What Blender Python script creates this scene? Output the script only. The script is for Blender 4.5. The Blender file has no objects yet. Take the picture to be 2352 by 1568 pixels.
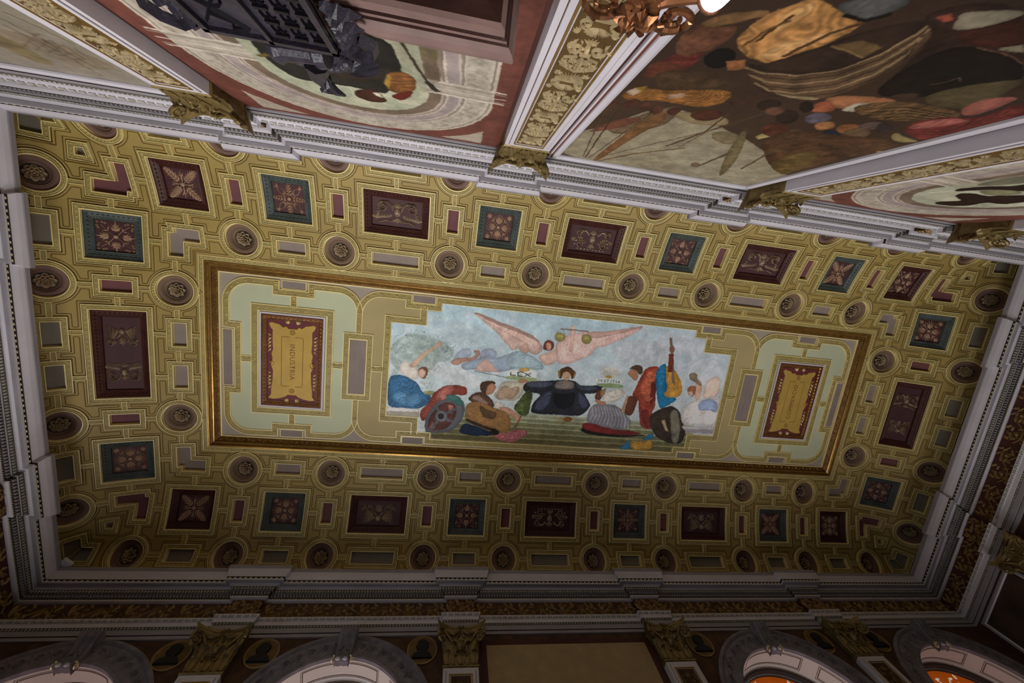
import bpy, math, random
import numpy as np
from mathutils import Vector, Matrix
from mathutils.geometry import delaunay_2d_cdt, tessellate_polygon

S, Z0 = 8.0, 1.6                      # one plan unit = 8 m, eye height 1.6 m
scene = bpy.context.scene
COL = scene.collection
random.seed(7)

# ------------------------------------------------------------------ camera, world, lights, exposure
RC = [[0.98481362, -0.11944736, -0.12599394], [0.09237313, 0.97496125, -0.2022814], [0.14700118, 0.18757102, 0.97118884]]
cam = bpy.data.cameras.new('camera'); cam.sensor_width = 36.0; cam.lens = 912.7662 * 36.0 / 2352.0
cam.clip_start = 0.05; cam.clip_end = 200
camo = bpy.data.objects.new('camera', cam); COL.objects.link(camo)
_m = Matrix(((RC[0][0], -RC[1][0], -RC[2][0], S * -0.310664), (RC[0][1], -RC[1][1], -RC[2][1], S * -0.294942),
             (RC[0][2], -RC[1][2], -RC[2][2], Z0), (0, 0, 0, 1)))
camo.matrix_world = _m
scene.camera = camo
world = bpy.data.worlds.new('world'); scene.world = world; world.use_nodes = True
world.node_tree.nodes['Background'].inputs[0].default_value = (0.55, 0.65, 0.8, 1)
world.node_tree.nodes['Background'].inputs[1].default_value = 0.3
scene.view_settings.view_transform = 'Standard'
scene.view_settings.look = 'None'
scene.view_settings.gamma = 1.0
scene.view_settings.use_curve_mapping = False
scene.view_settings.exposure = -0.52
scene.cycles.max_bounces = 6; scene.cycles.diffuse_bounces = 3; scene.cycles.glossy_bounces = 2
scene.cycles.transmission_bounces = 2; scene.cycles.caustics_reflective = False; scene.cycles.caustics_refractive = False
scene.cycles.use_denoising = True

def area_light(name, loc, size, power, color, target, spread=180):
    d = bpy.data.lights.new(name, 'AREA'); d.shape = 'RECTANGLE'; d.size, d.size_y = size
    d.energy = power; d.color = color; d.spread = math.radians(spread)
    o = bpy.data.objects.new(name, d); COL.objects.link(o); o.location = loc
    o.rotation_euler = (Vector(target) - Vector(loc)).to_track_quat('-Z', 'Y').to_euler()
    return o
# daylight through the four arched windows (their glazed parts run down below the picture)
WIN_X = ((-.918, 230), (-.46, 430), (.46, 300), (.912, 130))      # deep reveals narrow the spread
for _x, _p in WIN_X:
    area_light('window_daylight', (S * _x, S * .482 + .22, 3.3), (1.9, 4.0), _p, (.98, .97, .95), (S * _x, 0, 5.5), 108)
    area_light('reveal_daylight', (S * _x, S * .482 + .16, 4.9), (1.8, .25), _p * .035, (.92, .96, 1.0), (S * _x, S * .482 + .2, 7.0))
# unseen cool area light by the end wall, which has no window opening
area_light('end_wall_fill', (-8.8, 1.2, 2.8), (2.2, 3.0), 45, (.70, .85, 1.0), (0, 1.2, 3.6), 140)

# ------------------------------------------------------------------ materials
def lin(c):
    return c / 12.92 if c <= .04045 else ((c + .055) / 1.055) ** 2.4
def rgb(h):
    return tuple(lin(int(h[i:i + 2], 16) / 255) for i in (0, 2, 4))
MATS = {}
def mat(name, col, rough=.6, metal=0.0, var=.18, scale=3.0, bump=0.0, bscale=40.0, emit=None, attr=None, spec=.3):
    m = bpy.data.materials.new(name); m.use_nodes = True; MATS[name] = m
    nt = m.node_tree; b = nt.nodes['Principled BSDF']
    b.inputs['Roughness'].default_value = rough; b.inputs['Metallic'].default_value = metal
    b.inputs['Specular IOR Level'].default_value = spec
    tc = nt.nodes.new('ShaderNodeTexCoord')
    if attr:
        a = nt.nodes.new('ShaderNodeVertexColor'); a.layer_name = attr
        nt.links.new(a.outputs['Color'], b.inputs['Base Color'])
    else:
        n = nt.nodes.new('ShaderNodeTexNoise'); n.inputs['Scale'].default_value = scale; n.inputs['Detail'].default_value = 6
        r = nt.nodes.new('ShaderNodeValToRGB'); c = rgb(col)
        r.color_ramp.elements[0].position = .3; r.color_ramp.elements[1].position = .72
        r.color_ramp.elements[0].color = tuple(max(0, x * (1 - var)) for x in c) + (1,)
        r.color_ramp.elements[1].color = tuple(min(1, x * (1 + var)) for x in c) + (1,)
        nt.links.new(tc.outputs['Object'], n.inputs['Vector']); nt.links.new(n.outputs['Fac'], r.inputs['Fac'])
        nt.links.new(r.outputs['Color'], b.inputs['Base Color'])
    if bump:
        n2 = nt.nodes.new('ShaderNodeTexNoise'); n2.inputs['Scale'].default_value = bscale; n2.inputs['Detail'].default_value = 3
        bp = nt.nodes.new('ShaderNodeBump'); bp.inputs['Strength'].default_value = bump; bp.inputs['Distance'].default_value = .02
        nt.links.new(tc.outputs['Object'], n2.inputs['Vector']); nt.links.new(n2.outputs['Fac'], bp.inputs['Height'])
        nt.links.new(bp.outputs['Normal'], b.inputs['Normal'])
    if emit:
        b.inputs['Emission Color'].default_value = rgb(emit[0]) + (1,); b.inputs['Emission Strength'].default_value = emit[1]
    return m
mat('gold_field', 'a38c4e', .55, 0, .12, 1.2, .1, 30)
mat('field_line', '5f4a20', .6)
mat('stucco', 'a29258', .5, 0, .16, 6, .15, 60)
mat('fillet', 'f0dc98', .35, 0, .08, 4, spec=.5)
mat('stucco_leaf', 'c4b176', .45, 0, .2, 9)
mat('panel_grey', '8d8078', .7, 0, .1, 3)
mat('panel_slate', '7a7368', .7, 0, .1, 3)
mat('panel_maroon', '6b4246', .7, 0, .1, 3)
mat('coffer_blue', '4b534f', .45, 0, .25, 6, .2, 50)
mat('coffer_red', '46241f', .45, 0, .25, 6, .2, 50)
mat('coffer_ground', '4a2b2d', .6, 0, .15, 4)
mat('coffer_leaf', 'ab8a70', .5, 0, .2, 8)
mat('coffer_bronze', 'a08a72', .38, 0.15, .3, 9, .25, 60)
mat('dish', '7a634e', .6, 0, .12, 4)
mat('dish_rose', '74594e', .6, 0, .12, 4)
mat('dish_dark', '3d3024', .6, 0, .15, 4)  # dish centre painted darker for the soft shadow and dirt round the flower
mat('flower', '9a8465', .5, 0, .2, 9)
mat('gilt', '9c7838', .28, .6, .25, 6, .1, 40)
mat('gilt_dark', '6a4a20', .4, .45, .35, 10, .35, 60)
mat('pale_green', 'c3c7a6', .7, 0, .06, 1.5)
mat('tan_field', 'b2a172', .7, 0, .07, 1.5)
mat('lilac', 'a69a8c', .7, 0, .08, 1.5)
mat('plaque_ground', '6b2f36', .55, 0, .12, 4)
mat('plaque_wood', '6a3d20', .4, .2, .3, 8, .3, 50)
mat('scroll_gold', 'bf9c4c', .5, .1, .1, 3)
mat('scroll_line', '7a5c22', .5)
mat('white_trim', 'c9c4cc', .5, 0, .06, 2.5)
mat('grey_trim', '948f95', .55, 0, .1, 3)
mat('trim_relief', 'a8a79f', .6, 0, .25, 12, .3, 70)
mat('bead_gold', 'e6d6aa', .3, .2, .1, 5)
mat('leaf_dark', '575049', .6, 0, .35, 14, .4, 80)
mat('frieze', '4a2e16', .6, 0, .3, 5, .25, 40)
mat('frieze_leaf', '8f7448', .45, .1, .25, 6)
mat('wall_paint', '4a2a24', .7, 0, .2, 2)
mat('wall_brown', '4c3526', .7, 0, .45, 5)
mat('canvas_blank', 'a48d68', .7, 0, .12, 6)
mat('gold_ground', '5a4422', .5, .1, .3, 8, .2, 60)
mat('gold_relief', 'c0ad86', .42, .1, .25, 8)
mat('capital_gold', '7d6a42', .36, .35, .35, 9, .2, 60)
mat('arch_stone', '77727a', .65, 0, .3, 7, .5, 30)
mat('soffit', 'd8d2cc', .6, 0, .05, 2)
mat('soffit_line', '5a4638', .6)
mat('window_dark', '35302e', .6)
mat('medallion_disc', '6a5333', .6, 0, .25, 8)
mat('black_paint', '1a1a1e', .6)
mat('dark_wood', '3c2724', .35, 0, .3, 6, .1, 40)
mat('wood_light', '7d6560', .4, 0, .2, 5)
mat('carved_black', '34303a', .35, 0, .35, 12, .2, 60)
mat('carved_line', '16141a', .5)
mat('curtain', '6d5a50', .8, 0, .3, 9)
mat('brass', 'b89a55', .22, .9, .15, 8)
mat('bronze', '6f4a32', .28, .75, .3, 9)
mat('lamp_glass', 'd8d0d8', .2, 0, .05, 3, emit=('e8dcea', .25))
mat('lamp_bulb', 'ffffff', .3, 0, .02, 3, emit=('fff6ee', 3.0))
mat('stain_orange', 'd05c10', .3, 0, .4, 3, emit=('d4600f', .35))
mat('stain_white', 'f2ead8', .3, 0, .1, 3, emit=('f0ead8', .5))
mat('red_line', '6b3a30', .6)
mat('floor_wood', '2c2017', .4, 0, .2, 2)
mat('paint_dark', '3a2c22', .6, 0, .6, 2.2)
mat('canvas', 'ffffff', .55, attr='Col', spec=.15)

# ------------------------------------------------------------------ mesh helpers
class G:
    def __init__(g): g.v = []; g.f = []; g.m = []; g.names = []
    def mi(g, n):
        if n not in g.names: g.names.append(n)
        return g.names.index(n)
    def vert(g, p): g.v.append(tuple(p)); return len(g.v) - 1
    def face(g, ids, m): g.f.append(tuple(ids)); g.m.append(g.mi(m))
    def grid(g, rows, m, closed=False):
        n = len(rows[0]); ids = [[g.vert(p) for p in r] for r in rows]
        for i in range(len(rows) - 1):
            mm = m[i] if isinstance(m, (list, tuple)) else m
            for j in range(n if closed else n - 1):
                k = (j + 1) % n
                g.face((ids[i][j], ids[i][k], ids[i + 1][k], ids[i + 1][j]), mm)
        return ids
    def box(g, c, s, m):
        x, y, z = c; a, b, d = s[0] / 2, s[1] / 2, s[2] / 2
        i = [g.vert((x + p * a, y + q * b, z + r * d)) for r in (-1, 1) for p, q in ((-1, -1), (1, -1), (1, 1), (-1, 1))]
        for q in ((3, 2, 1, 0), (4, 5, 6, 7), (0, 1, 5, 4), (1, 2, 6, 5), (2, 3, 7, 6), (3, 0, 4, 7)): g.face([i[k] for k in q], m)
    def blob(g, c, r, m, seg=8, rings=5):
        rows = []
        for i in range(rings + 1):
            t = math.pi * i / rings; rr = max(math.sin(t), .02)
            rows.append([(c[0] + r[0] * rr * math.cos(a), c[1] + r[1] * rr * math.sin(a), c[2] + r[2] * math.cos(t)) for a in (2 * math.pi * k / seg for k in range(seg))])
        g.grid(rows, m, True)
    def tube(g, pts, rad, m, sides=6):
        rows = []
        for i, p in enumerate(pts):
            a = Vector(pts[max(i - 1, 0)]); b = Vector(pts[min(i + 1, len(pts) - 1)]); t = (b - a).normalized()
            ref = Vector((0, 0, 1)) if abs(t.z) < .9 else Vector((0, 1, 0))
            n = t.cross(ref).normalized(); bb = t.cross(n); r = rad[i] if isinstance(rad, (list, tuple)) else rad
            rows.append([tuple(Vector(p) + n * (r * math.cos(q)) + bb * (r * math.sin(q))) for q in (2 * math.pi * k / sides for k in range(sides))])
        ids = g.grid(rows, m, True)
        g.face(ids[0][::-1], m); g.face(ids[-1], m)
    def mesh(g, name, smooth=False):
        me = bpy.data.meshes.new(name); me.from_pydata(g.v, [], g.f)
        for n in g.names: me.materials.append(MATS[n])
        me.polygons.foreach_set('material_index', g.m)
        if smooth: me.polygons.foreach_set('use_smooth', [True] * len(g.f))
        me.update(); return me
    def build(g, name, parent=None, loc=(0, 0, 0), rz=0.0, smooth=False):
        return put(name, g.mesh(name, smooth), parent, loc, rz)
def put(name, me, parent=None, loc=(0, 0, 0), rz=0.0):
    o = bpy.data.objects.new(name, me); COL.objects.link(o); o.location = loc; o.rotation_euler = (0, 0, rz)
    if parent: o.parent = parent
    return o
def tag(o, label=None, cat=None, group=None, kind=None):
    if label: o['label'] = label
    if cat: o['category'] = cat
    if group: o['group'] = group
    if kind: o['kind'] = kind
    return o
def stuff(o): o['kind'] = 'stuff'; return o

def offset_poly(poly, t):
    """inset (t>0) a counter-clockwise polygon by t with mitred corners"""
    n = len(poly); out = []
    for i in range(n):
        a, b, c = poly[i - 1], poly[i], poly[(i + 1) % n]
        d1 = (b[0] - a[0], b[1] - a[1]); d2 = (c[0] - b[0], c[1] - b[1])
        l1 = math.hypot(*d1); l2 = math.hypot(*d2)
        n1 = (-d1[1] / l1, d1[0] / l1); n2 = (-d2[1] / l2, d2[0] / l2)
        k = 1 + n1[0] * n2[0] + n1[1] * n2[1]
        out.append((b[0] + t * (n1[0] + n2[0]) / k, b[1] + t * (n1[1] + n2[1]) / k))
    return out
def inside(p, poly):
    x, y = p; r = False; n = len(poly)
    for i in range(n):
        x1, y1 = poly[i]; x2, y2 = poly[i - 1]
        if (y1 > y) != (y2 > y) and x < (x2 - x1) * (y - y1) / (y2 - y1) + x1: r = not r
    return r
def split_edges(poly, cnt):
    out = []
    for i, p in enumerate(poly):
        q = poly[(i + 1) % len(poly)]
        for k in range(cnt[i]): out.append((p[0] + (q[0] - p[0]) * k / cnt[i], p[1] + (q[1] - p[1]) * k / cnt[i]))
    return out
def rings(g, M, poly, prof, step=.02):
    cnt = [max(1, int(math.hypot(q[0] - p[0], q[1] - p[1]) / step + .5)) for p, q in zip(poly, poly[1:] + poly[:1])]
    rows = []; ms = []
    for t, n, m in prof:
        rows.append([M(a, b, n) for a, b in split_edges(offset_poly(poly, t), cnt)]); ms.append(m)
    g.grid(rows, ms, True)
def fill(g, M, poly, n, m, step=.02, chart=False):
    def cuts(vals):
        vals = sorted(set(round(v, 6) for v in vals)); out = []
        for a, b in zip(vals, vals[1:]):
            k = max(1, int((b - a) / step + .5)); out += [a + (b - a) * i / k for i in range(k)]
        return out + [vals[-1]]
    if chart: xs = ys = cuts([c for p in poly for c in p])
    else: xs = cuts([p[0] for p in poly]); ys = cuts([p[1] for p in poly])
    idx = {}
    def vid(i, j):
        if (i, j) not in idx: idx[(i, j)] = g.vert(M(xs[i], ys[j], n))
        return idx[(i, j)]
    for i in range(len(xs) - 1):
        for j in range(len(ys) - 1):
            if inside(((xs[i] + xs[i + 1]) / 2, (ys[j] + ys[j + 1]) / 2 + 1e-7), poly):
                a, b, c, d = vid(i, j), vid(i + 1, j), vid(i + 1, j + 1), vid(i, j + 1)
                if chart and i == j: g.face((a, b, c), m); g.face((a, c, d), m)
                else: g.face((a, b, c, d), m)
def studs(g, M, poly, inset, pitch, w, l, h, n0, m, closed=True):
    """little raised leaf studs along a band"""
    q = offset_poly(poly, inset) if closed else poly
    for i in range(len(q) if closed else len(q) - 1):
        a, b = q[i], q[(i + 1) % len(q)]; L = math.hypot(b[0] - a[0], b[1] - a[1])
        if L < 1e-6: continue
        k = max(1, int(L / pitch + .5)); dx, dy = (b[0] - a[0]) / L, (b[1] - a[1]) / L
        for j in range(k):
            s = (j + (0 if closed else .5)) * L / k; cx, cy = a[0] + dx * s, a[1] + dy * s
            e = 1.35 if (j == 0 and closed) else 1.0
            v = [g.vert(M(cx + dx * p * l * e - dy * r * w * e, cy + dy * p * l * e + dx * r * w * e, n0)) for p, r in ((-1, 0), (0, -1), (1, 0), (0, 1))]
            t = g.vert(M(cx - dx * l * .3, cy - dy * l * .3, n0 + h * e))
            for z in range(4): g.face((v[z], v[(z + 1) % 4], t), m)
# flat relief pieces drawn through a mapping M(x, y, height)
def r_leaf(g, M, x, y, ang, L, w, h, m, lobes=3, curl=0.0):
    n = lobes * 2 + 1; c, s = math.cos(ang), math.sin(ang); prev = None
    for i in range(n + 1):
        t = i / n; ww = w * math.sin(math.pi * min(.98, .12 + .88 * t)) ** .7 * (1.0 if i % 2 else .58) * (1 - .35 * t)
        px, py = t * L, curl * L * t * t; hh = h * (math.sin(math.pi * (.15 + .8 * t)))
        row = [g.vert(M(x + c * a - s * b, y + s * a + c * b, z)) for a, b, z in ((px + (.18 * L / n if i % 2 else 0), py + ww, 0), (px, py, hh), (px + (.18 * L / n if i % 2 else 0), py - ww, 0))]
        if prev:
            g.face((prev[0], row[0], row[1], prev[1]), m); g.face((prev[1], row[1], row[2], prev[2]), m)
        prev = row
def r_frond(g, M, x, y, ang, L, w, h, m, n=5):
    c, s = math.cos(ang), math.sin(ang)
    r_leaf(g, M, x, y, ang, L, w * .16, h, m, 1)
    for i in range(n):
        t = .16 + .74 * i / max(1, n - 1); k = math.sin(math.pi * (.22 + .70 * t))
        for q in (-1, 1): r_leaf(g, M, x + c * L * t, y + s * L * t, ang + q * (1.0 - .45 * t), w * k * 1.05, w * .30, h * .8, m, 1)
def r_tube(g, M, pts, w, h, m):
    prev = None
    for i, p in enumerate(pts):
        a = pts[max(i - 1, 0)]; b = pts[min(i + 1, len(pts) - 1)]; L = math.hypot(b[0] - a[0], b[1] - a[1]) or 1
        nx, ny = -(b[1] - a[1]) / L, (b[0] - a[0]) / L; k = w[i] if isinstance(w, (list, tuple)) else w
        row = [g.vert(M(p[0] + nx * k, p[1] + ny * k, 0)), g.vert(M(p[0], p[1], h)), g.vert(M(p[0] - nx * k, p[1] - ny * k, 0))]
        if prev:
            g.face((prev[0], row[0], row[1], prev[1]), m); g.face((prev[1], row[1], row[2], prev[2]), m)
        prev = row
def r_dome(g, M, x, y, rx, ry, h, m, seg=10):
    rows = []
    for t in (0, .45, .8):
        k = math.cos(t * math.pi / 2); rows.append([M(x + rx * k * math.cos(a), y + ry * k * math.sin(a), h * math.sin(t * math.pi / 2)) for a in (2 * math.pi * j / seg for j in range(seg))])
    ids = g.grid(rows, m, True); c = g.vert(M(x, y, h))
    for j in range(seg): g.face((ids[-1][j], ids[-1][(j + 1) % seg], c), m)
def spiral(x, y, r0, r1, a0, turns, n=22):
    return [(x + (r0 + (r1 - r0) * i / n) * math.cos(a0 + turns * 2 * math.pi * i / n), y + (r0 + (r1 - r0) * i / n) * math.sin(a0 + turns * 2 * math.pi * i / n)) for i in range(n + 1)]
PAINT_CEILING=[
('p','c3d0d2',[-3065,-1415,-3113,-1386,-3247,-1369,-3444,-1366,-3673,-1378,-3900,-1402,-4089,-1435,-4214,-1472,-4255,-1507,-4208,-1535,-4078,-1553,-3885,-1556,-3658,-1545,-3430,-1521,-3237,-1488,-3108,-1451],0.1,None,0.35),
('p','c3d0d2',[-2261,-1102,-2300,-1088,-2401,-1093,-2547,-1117,-2715,-1157,-2880,-1205,-3017,-1256,-3105,-1300,-3132,-1331,-3093,-1346,-2995,-1341,-2852,-1318,-2685,-1279,-2519,-1230,-2380,-1180,-2289,-1135],0.1,None,0.35),
('p','c3d0d2',[-2853,-1278,-2874,-1232,-2953,-1176,-3078,-1118,-3229,-1067,-3385,-1031,-3520,-1015,-3614,-1022,-3654,-1050,-3633,-1095,-3555,-1151,-3431,-1208,-3280,-1259,-3125,-1295,-2989,-1312,-2894,-1306],0.1,None,0.35),
('p','c3d0d2',[-2421,-811,-2467,-785,-2587,-778,-2762,-790,-2965,-819,-3165,-861,-3331,-910,-3438,-957,-3472,-997,-3427,-1022,-3311,-1030,-3139,-1018,-2938,-990,-2737,-948,-2568,-899,-2457,-851],0.1,None,0.35),
('p','d3d3d6',[-2240,155,-2309,223,-2481,260,-2729,258,-3013,218,-3289,147,-3516,57,-3660,-39,-3701,-127,-3634,-194,-3468,-230,-3227,-230,-2947,-193,-2669,-124,-2436,-34,-2285,64],0.1,None,0.5),
('p','cfd4d6',[-2886,-205,-2918,-134,-3023,-67,-3185,-15,-3377,15,-3571,18,-3737,-7,-3849,-55,-3892,-119,-3859,-189,-3756,-255,-3597,-307,-3407,-337,-3214,-341,-3046,-317,-2931,-270],0.1,None,0.4),
('p','c9d2d4',[-1925,193,-1979,258,-2122,303,-2333,321,-2578,309,-2820,270,-3021,210,-3152,138,-3194,65,-3141,2,-3002,-43,-2796,-61,-2554,-51,-2312,-13,-2107,46,-1971,119],0.1,None,0.5),
('p','b9bcc2',[3031,-1089,2971,-957,2770,-844,2459,-769,2089,-742,1716,-767,1399,-839,1184,-948,1102,-1076,1162,-1204,1357,-1314,1657,-1389,2019,-1418,2390,-1397,2714,-1327,2940,-1219],0.12,None,0.55),
('p','c4c4cb',[4012,-1308,3950,-1206,3763,-1128,3480,-1088,3148,-1092,2818,-1138,2540,-1218,2355,-1321,2289,-1430,2351,-1531,2532,-1607,2805,-1647,3131,-1646,3462,-1603,3746,-1524,3940,-1421],0.12,None,0.5),
('p','bfc3c8',[2331,-666,2281,-589,2112,-513,1849,-449,1535,-409,1219,-396,947,-414,762,-460,689,-525,738,-601,903,-676,1159,-738,1468,-780,1785,-794,2061,-777,2253,-732],0.1,None,0.4),
('p','cacdd2',[4508,-723,4503,-572,4415,-437,4258,-338,4057,-292,3844,-305,3651,-374,3507,-490,3435,-632,3443,-781,3531,-914,3684,-1011,3881,-1057,4092,-1047,4285,-980,4432,-866],0.1,None,0.4),
('p','93a39c',[-3394,-514,-3425,-299,-3549,-106,-3747,33,-3988,96,-4233,74,-4445,-29,-4591,-196,-4651,-401,-4616,-612,-4493,-799,-4301,-934,-4066,-998,-3825,-981,-3612,-883,-3460,-720],0.25,None,0.6),
('p','8fa097',[-3069,-564,-3119,-445,-3243,-352,-3421,-299,-3625,-294,-3823,-337,-3986,-422,-4088,-535,-4116,-659,-4066,-776,-3944,-867,-3771,-921,-3570,-927,-3372,-886,-3207,-803,-3100,-690],0.25,None,0.45),
('l',['7f9488','6f877b','a3b2a8','92a79a'],[-4629,-943,-4023,-1144,-3520,-1023,-3025,-782,-3077,-426,-3336,-167,-3648,157,-3892,-119,-4277,-86,-4558,232],420,26),
('l',['7f9488','62796c'],[-3391,-805,-3025,-782,-3115,-540,-3318,-609],50,30),
('l',['7f9488','9aab9f'],[-3896,207,-3470,262,-3568,450,-3823,440],50,22),
('p','c2a296',[-2662,-1678,-2492,-1668,-2022,-1516,-1486,-1381,-1056,-1233,-806,-1034,-754,-874,-897,-710,-1082,-754,-1255,-947,-1419,-842,-1602,-781,-1658,-880,-1851,-1039,-1986,-1201,-2203,-1354,-2388,-1479,-2598,-1600],0.1,(0.1,30,9),1.0),
('p','a9887c',[-2662,-1678,-2492,-1668,-2022,-1516,-1486,-1381,-1056,-1233,-823,-1047,-1136,-1166,-1563,-1301,-2040,-1428,-2514,-1609],0.1,None,1.0),
('s','a58478',5,[-2450,-1530,-2182,-1413],0.6),
('s','a58478',5,[-2242,-1442,-1955,-1315],0.6),
('s','a58478',5,[-2032,-1353,-1727,-1215],0.6),
('s','a58478',5,[-1820,-1264,-1496,-1114],0.6),
('s','a58478',5,[-1606,-1174,-1263,-1012],0.6),
('s','a58478',5,[-1390,-1082,-1028,-909],0.6),
('p','b59182',[-1419,-842,-1262,-1006,-1175,-1014,-1115,-781,-1254,-708],0.1,None,1.0),
('p','8d9dae',[-2846,-238,-2812,-331,-2537,-444,-2235,-590,-1941,-556,-1691,-668,-1415,-813,-1107,-721,-885,-621,-686,-486,-725,-330,-1147,-339,-1442,-314,-1695,-202,-1956,-164,-2306,-165,-2513,-207,-2738,-152],0.1,(0.12,20,7),1.0),
('p','93a8b0',[-1761,-513,-1415,-813,-1107,-721,-885,-621,-666,-457,-708,-316,-1147,-339,-1528,-292],0.1,(0.12,70,7),1.0),
('p','98a5b5',[-3074,-396,-3029,-518,-2851,-739,-2651,-729,-2580,-588,-2821,-419],0.1,None,1.0),
('p','97a0b3',[-2365,-726,-2115,-814,-1958,-704,-1943,-571,-2235,-590,-2397,-486],0.1,None,1.0),
('p','ab8271',[-3116,-393,-2911,-476,-2628,-489,-2467,-598,-2575,-683,-2408,-728,-2372,-577,-2535,-429,-2760,-380,-2934,-267,-3092,-277],0.12,(0.1,10,6),1.0),
('p','bd9c8f',[-2512,-193,-2232,-560,-2069,-396,-1904,-229,-1723,-184,-2304,-150],0.1,None,1.0),
('s','68717a',7,[-2478,-150,-2007,-100,-1558,-45,-1287,-22],1.0),
('p','cba79a',[-895,-695,-612,-827,-391,-968,-229,-1103,-106,-1295,-107,-1503,7,-1544,55,-1430,62,-1191,-82,-936,-283,-644,-560,-451,-688,-501],0.08,None,1.0),
('p','6f3a30',[-768,-977,-748,-1114,-629,-1161,-484,-1094,-476,-975,-530,-888,-618,-868,-733,-876],0.1,None,1.0),
('p','b98a70',[-705,-1058,-645,-1100,-566,-1056,-528,-955,-594,-870,-668,-906],0.05,None,1.0),
('s','7a4c3c',3,[-668,-1008,-624,-1000],1.0),
('s','8a3c34',3,[-626,-928,-590,-925],1.0),
('p','cdaaa2',[-441,-1065,-314,-1227,-38,-1403,409,-1477,892,-1539,1373,-1647,1916,-1792,1814,-1660,1508,-1432,1188,-1279,962,-1136,604,-1041,628,-891,372,-745,0,-558,-210,-524,-346,-620,-407,-827],0.08,(0.1,-12,9),1.0),
('p','b79388',[409,-1477,892,-1539,1373,-1647,1916,-1792,1805,-1705,1331,-1537,798,-1364,498,-1305],0.08,None,1.0),
('s','c2a49c',4,[-252,-811,-156,-575],0.7),
('s','c2a49c',4,[-159,-838,-60,-627],0.7),
('s','c2a49c',4,[-65,-864,37,-678],0.7),
('s','c2a49c',4,[29,-891,134,-730],0.7),
('s','c2a49c',4,[123,-918,230,-781],0.7),
('s','c2a49c',4,[217,-945,327,-833],0.7),
('s','c2a49c',4,[311,-972,424,-884],0.7),
('s','c2a49c',4,[406,-999,521,-936],0.7),
('s','c2a49c',4,[501,-1026,619,-988],0.7),
('s','b08d82',4,[553,-1159,882,-1235],0.5),
('s','b08d82',4,[726,-1242,1058,-1343],0.5),
('s','b08d82',4,[898,-1325,1233,-1451],0.5),
('s','b08d82',4,[1071,-1408,1408,-1559],0.5),
('s','b08d82',4,[1244,-1492,1584,-1668],0.5),
('p','c79f90',[-36,-891,-36,-1194,-107,-1500,-82,-1592,-7,-1599,30,-1514,35,-1170,40,-898],0.06,None,1.0),
('s','735b48',10,[-367,-1484,102,-1482,399,-1482],1.0),
('s','6b5a48',3,[-420,-1440,-431,-1326],1.0),
('s','6b5a48',3,[-292,-1444,-225,-1337],1.0),
('s','6b5a48',3,[272,-1469,248,-1353],1.0),
('s','6b5a48',3,[384,-1474,428,-1364],1.0),
('p','8c8348',[-206,-1276,-210,-1225,-234,-1180,-277,-1148,-330,-1133,-386,-1137,-437,-1161,-474,-1200,-492,-1249,-488,-1299,-463,-1344,-421,-1376,-368,-1392,-312,-1387,-262,-1364,-225,-1325],0.1,None,1.0),
('p','a09556',[-257,-1292,-260,-1267,-276,-1244,-303,-1227,-337,-1219,-372,-1220,-403,-1232,-425,-1251,-435,-1275,-432,-1300,-416,-1323,-389,-1340,-356,-1348,-321,-1347,-290,-1335,-267,-1316],0.1,None,1.0),
('p','827a44',[519,-1292,516,-1240,491,-1195,449,-1162,394,-1147,337,-1151,285,-1175,247,-1215,228,-1264,231,-1315,256,-1360,298,-1393,352,-1408,409,-1404,461,-1380,500,-1341],0.1,None,1.0),
('p','978c50',[467,-1308,464,-1282,448,-1259,421,-1242,387,-1234,351,-1235,319,-1247,296,-1266,285,-1290,288,-1316,304,-1339,332,-1356,365,-1364,401,-1363,433,-1351,456,-1332],0.1,None,1.0),
('p','b3ae9a',[-1941,493,-1817,282,-1713,28,-1128,42,-1101,257,-1244,565,-1691,599],0.08,None,1.0),
('p','a88d74',[-1855,471,-1736,214,-1594,157,-1492,257,-1383,171,-1232,174,-1265,395,-1427,548,-1609,530,-1782,590],0.1,(0.1,80,8),1.0),
('p','c9d3cd',[-1646,-32,-1638,-222,-1352,-307,-998,-343,-800,-262,-807,-39],0.05,None,1.0),
('p','8b9a6c',[-1668,-97,-801,-108,-801,47,-859,21,-1657,-7],0.1,None,1.0),
('p','b18d45',[-1298,-235,-1335,-293,-1238,-347,-1091,-366,-1021,-289,-1137,-258],0.1,None,1.0),
('s','39463a',9,[-1523,-201,-1532,-121,-1404,-122],1.0),
('s','39463a',8,[-1178,-230,-1342,-222,-1341,-119,-1185,-119],1.0),
('s','39463a',7,[-1341,-171,-1228,-174],1.0),
('s','39463a',9,[-1146,-214,-985,-130],1.0),
('s','39463a',8,[-989,-228,-1155,-116],1.0),
('p','25272f',[-1171,185,-1099,40,-863,-10,-383,-65,9,-128,223,-114,433,30,865,-37,1085,-54,1002,80,812,223,525,213,681,393,802,545,648,783,474,893,-159,888,-495,899,-866,893,-859,711,-789,547,-632,346,-820,314,-1093,319],0.15,(0.25,70,12),1.0),
('p','454a5c',[-1097,55,-861,5,-378,-34,-363,74,-718,165,-1023,158],0.15,(0.2,20,8),1.0),
('p','3a4052',[264,-86,441,42,844,-6,952,65,586,157,324,98],0.15,(0.2,10,8),1.0),
('p','40455a',[-728,543,-545,308,-345,198,-384,581,-568,817,-786,801],0.15,(0.25,70,9),1.0),
('p','3b4154',[332,145,580,317,742,530,610,702,453,519],0.15,(0.25,110,9),1.0),
('p','16181d',[-336,260,-20,299,306,179,307,594,46,742,-221,633],0.1,None,1.0),
('p','6d625c',[-293,22,-228,-62,-51,-114,170,-94,253,0,247,104,-41,159,-292,137],0.15,(0.2,0,9),1.0),
('s','958a84',5,[-241,64,-50,96,188,24],0.7),
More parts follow.
